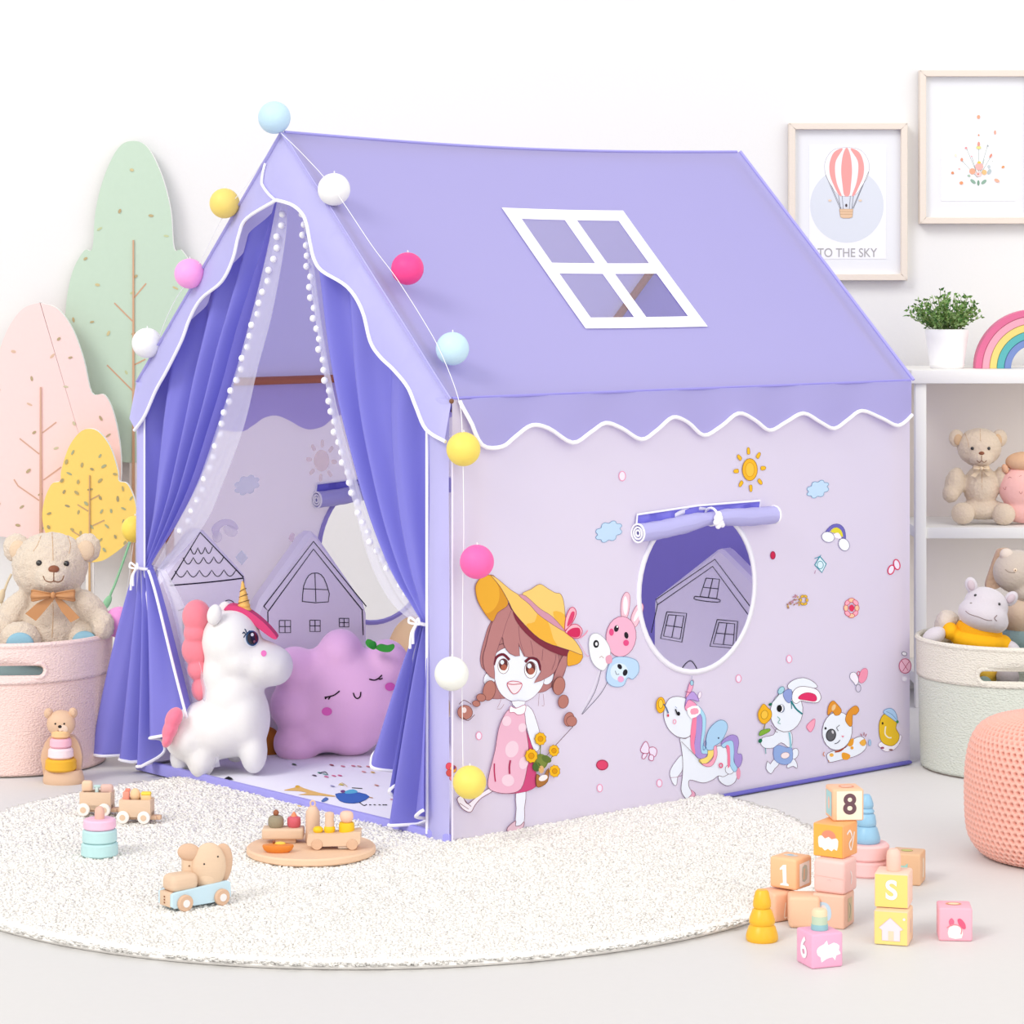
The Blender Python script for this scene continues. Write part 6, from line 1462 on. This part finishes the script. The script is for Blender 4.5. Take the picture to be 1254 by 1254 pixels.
M1 = block('plain salmon block in the bottom row, middle', 966, 1137, 0, -3, .0525, '#efc2a2', None, None, bev=.006)
M2 = block('salmon block at the left end of the bottom row, behind the yellow cone', 948, 1131, 0, -38, .050, '#ecba9a', fx([('l', [(50,35),(46,60),(44,85),(56,85)], 5, '#f3e0d2')]), None, bev=.006)
M3 = block('peach block with a white number 1 on the bottom row', 974.6, 1091.5, .0528, 32, .053, '#f1bd90', [('a', 'digit', [('p', [(52,22),(64,20),(66,78),(74,82),(74,87),(42,88),(42,83),(52,79),(50,36),(40,40),(40,34)], '#f6f3f1', 0)])], fx([('p', [(22,18),(82,14),(82,86),(22,90)], '#f3efe8', 0), ('p', [(38,30),(66,28),(66,72),(38,75)], '#c4cdbf', 2), ('l', [(50,36),(48,70)], 6, '#f0c8a0')]), [('a', 'blue_oval', [('ell', 50, 50, 26, 16, '#dccfc4'), ('ell', 48, 48, 12, 8, '#9fc0d8')])], bev=.005)
Yb = block('yellow block with a house print, below the yellow S block', 1112.3, 1159.5, 0, 8, BS, '#efc9a4', [('a', 'yellow_panel', [('p', [(3,3),(97,3),(97,97),(3,97)], '#e3d583', 0)]), ('a', 'house_print', [('p', [(48,20),(85,52),(76,56),(76,86),(24,86),(24,56),(15,50)], '#ead9de', 0, '#d8b8c8', 1.5), ('p', [(42,58),(58,58),(58,86),(42,86)], '#f0d0b4', 0), ('ell', 88, 22, 4, 4, '#e8e0e8')])], fx([('l', [(50,30),(50,70)], 6, '#d8c8d0')]))
Yt = block('yellow block with a white S, pink peg on top', 1112.7, 1113.5, BS+.0003, 7, BS, '#f3cdb8', [('a', 'yellow_panel', [('p', [(3,3),(97,3),(97,97),(3,97)], '#e2d57e', 0)]), ('txt', 'S', 78, '#f3eef4', 0, 0, 'letter')], None)
block('tan block with a teal mark behind the yellow tower', 1127, 1085.5, 0, 10, BS, '#ddb28c', fx([('p', [(20,40),(50,38),(60,30),(56,60),(45,72),(22,66)], '#9cc8bc', 2)]), fx([('l', [(50,20),(55,50),(45,80)], 14, '#eadfd0')]), [('a', 'green_ring', [('ell', 48, 48, 18, 15, '#c3c07a', 0, '#8e8a4a', 1.5)])])
block('pink block with bunny ears and a white bag, rightmost', 1149.5, 1152.5, 0, -4, .055, '#f3afbf', fx([('p', [(30,60),(45,52),(64,55),(70,64),(68,90),(30,88)], '#f1eae4', 2), ('p', [(30,40),(38,30),(46,40),(42,52),(34,54)], '#e6708c', 3), ('p', [(56,34),(66,32),(78,46),(80,60),(72,62),(60,50)], '#e6607f', 3), ('l', [(24,60),(40,50),(58,52),(68,62),(66,78)], 3, '#e88a94')]), None, fx([('ell', 48, 46, 24, 18, '#dd9a78'), ('ell', 48, 46, 16, 11, '#f0dcb8')]))
# pegs
c_ = RM[b1_] @ Vector((0, 0, .0552)); a = thing('toy_cup', 'tan and teal peg standing on the pink 6 block', 'toy', c_)
bm = BM(); lathe(bm, [(0, 0), (.0135, 0), (.0138, .002), (.0132, .009), (0, .009)], c_, 28, cap=False); obj('teal_base', bm, M('#8fbfc4', .5), a)
bm = BM(); lathe(bm, [(.0128, .009), (.0126, .022), (0, .022)], c_, 28, cap=False); obj('mint_band', bm, M('#bccfb4', .5), a)
bm = BM(); lathe(bm, [(.0126, .022), (.0125, .029), (.010, .0325), (0, .034)], c_, 28, cap=False); obj('tan_top', bm, M('#ecd2ae', .5), a)
c_ = RM[Yt] @ Vector((-.0, 0, BS+.0002)); bm = BM(); lathe(bm, [(0, 0), (.0115, 0), (.0120, .002), (.0118, .024), (.0105, .031), (.007, .035), (0, .0362)], c_, 28, cap=False); o = obj('toy_peg', bm, M('#f2c3b2', .5), None, loc=c_); tag(o, 'pale pink peg standing on the yellow S block', 'toy')
# cones
def cone(label, u, v, z, tiers, col, r0, pos=None):
    c = FL(u, v, z)+Vector((0, r0, 0)) if pos is None else Vector(pos); c.z = z
    t = thing('stacking_cone', label, 'toy', c); zz = 0
    for (rb, rt, h) in tiers:
        bm = BM(); lathe(bm, [(0, 0), (rb-.002, 0), (rb, .003), (rb*.985, h*.35), (rt, h-.004), (rt-.003, h), (0, h)], c+Vector((0, 0, zz)), 40, cap=False); obj('tier', bm, M(col, .35), t, sharp=40); zz += h+.0002
cone('mustard yellow three-tier stacking cone left of the blocks', 935, 1156.5, 0, [(.0268,.0225,.0265),(.0215,.0165,.0265),(.0150,.0115,.0300)], '#edb62e', .0268)
dq = FL(1065, 1077, 0); dc = dq+Vector((0, .042, 0)); dc.z = 0
for k, lb in enumerate(('lower pale pink disc under the blue cone', 'upper pale pink disc under the blue cone')):
    c = dc+Vector((0, 0, .0295*k)); bm = BM(); tring(bm, c, .0412, .0412, .029, b=.004, seg=56); o = obj('toy_disc', bm, M('#f2c0bf', .5), None, loc=c); tag(o, lb, 'toy', 'pale pink discs under the blue cone')
cone('light blue stacking cone standing on the pink discs', 0, 0, .0588, [(.0250,.0200,.0300),(.0180,.0160,.0230),(.0145,.0140,.0090),(.0128,.0085,.0250)], '#8fbcd8', 0, pos=dc)
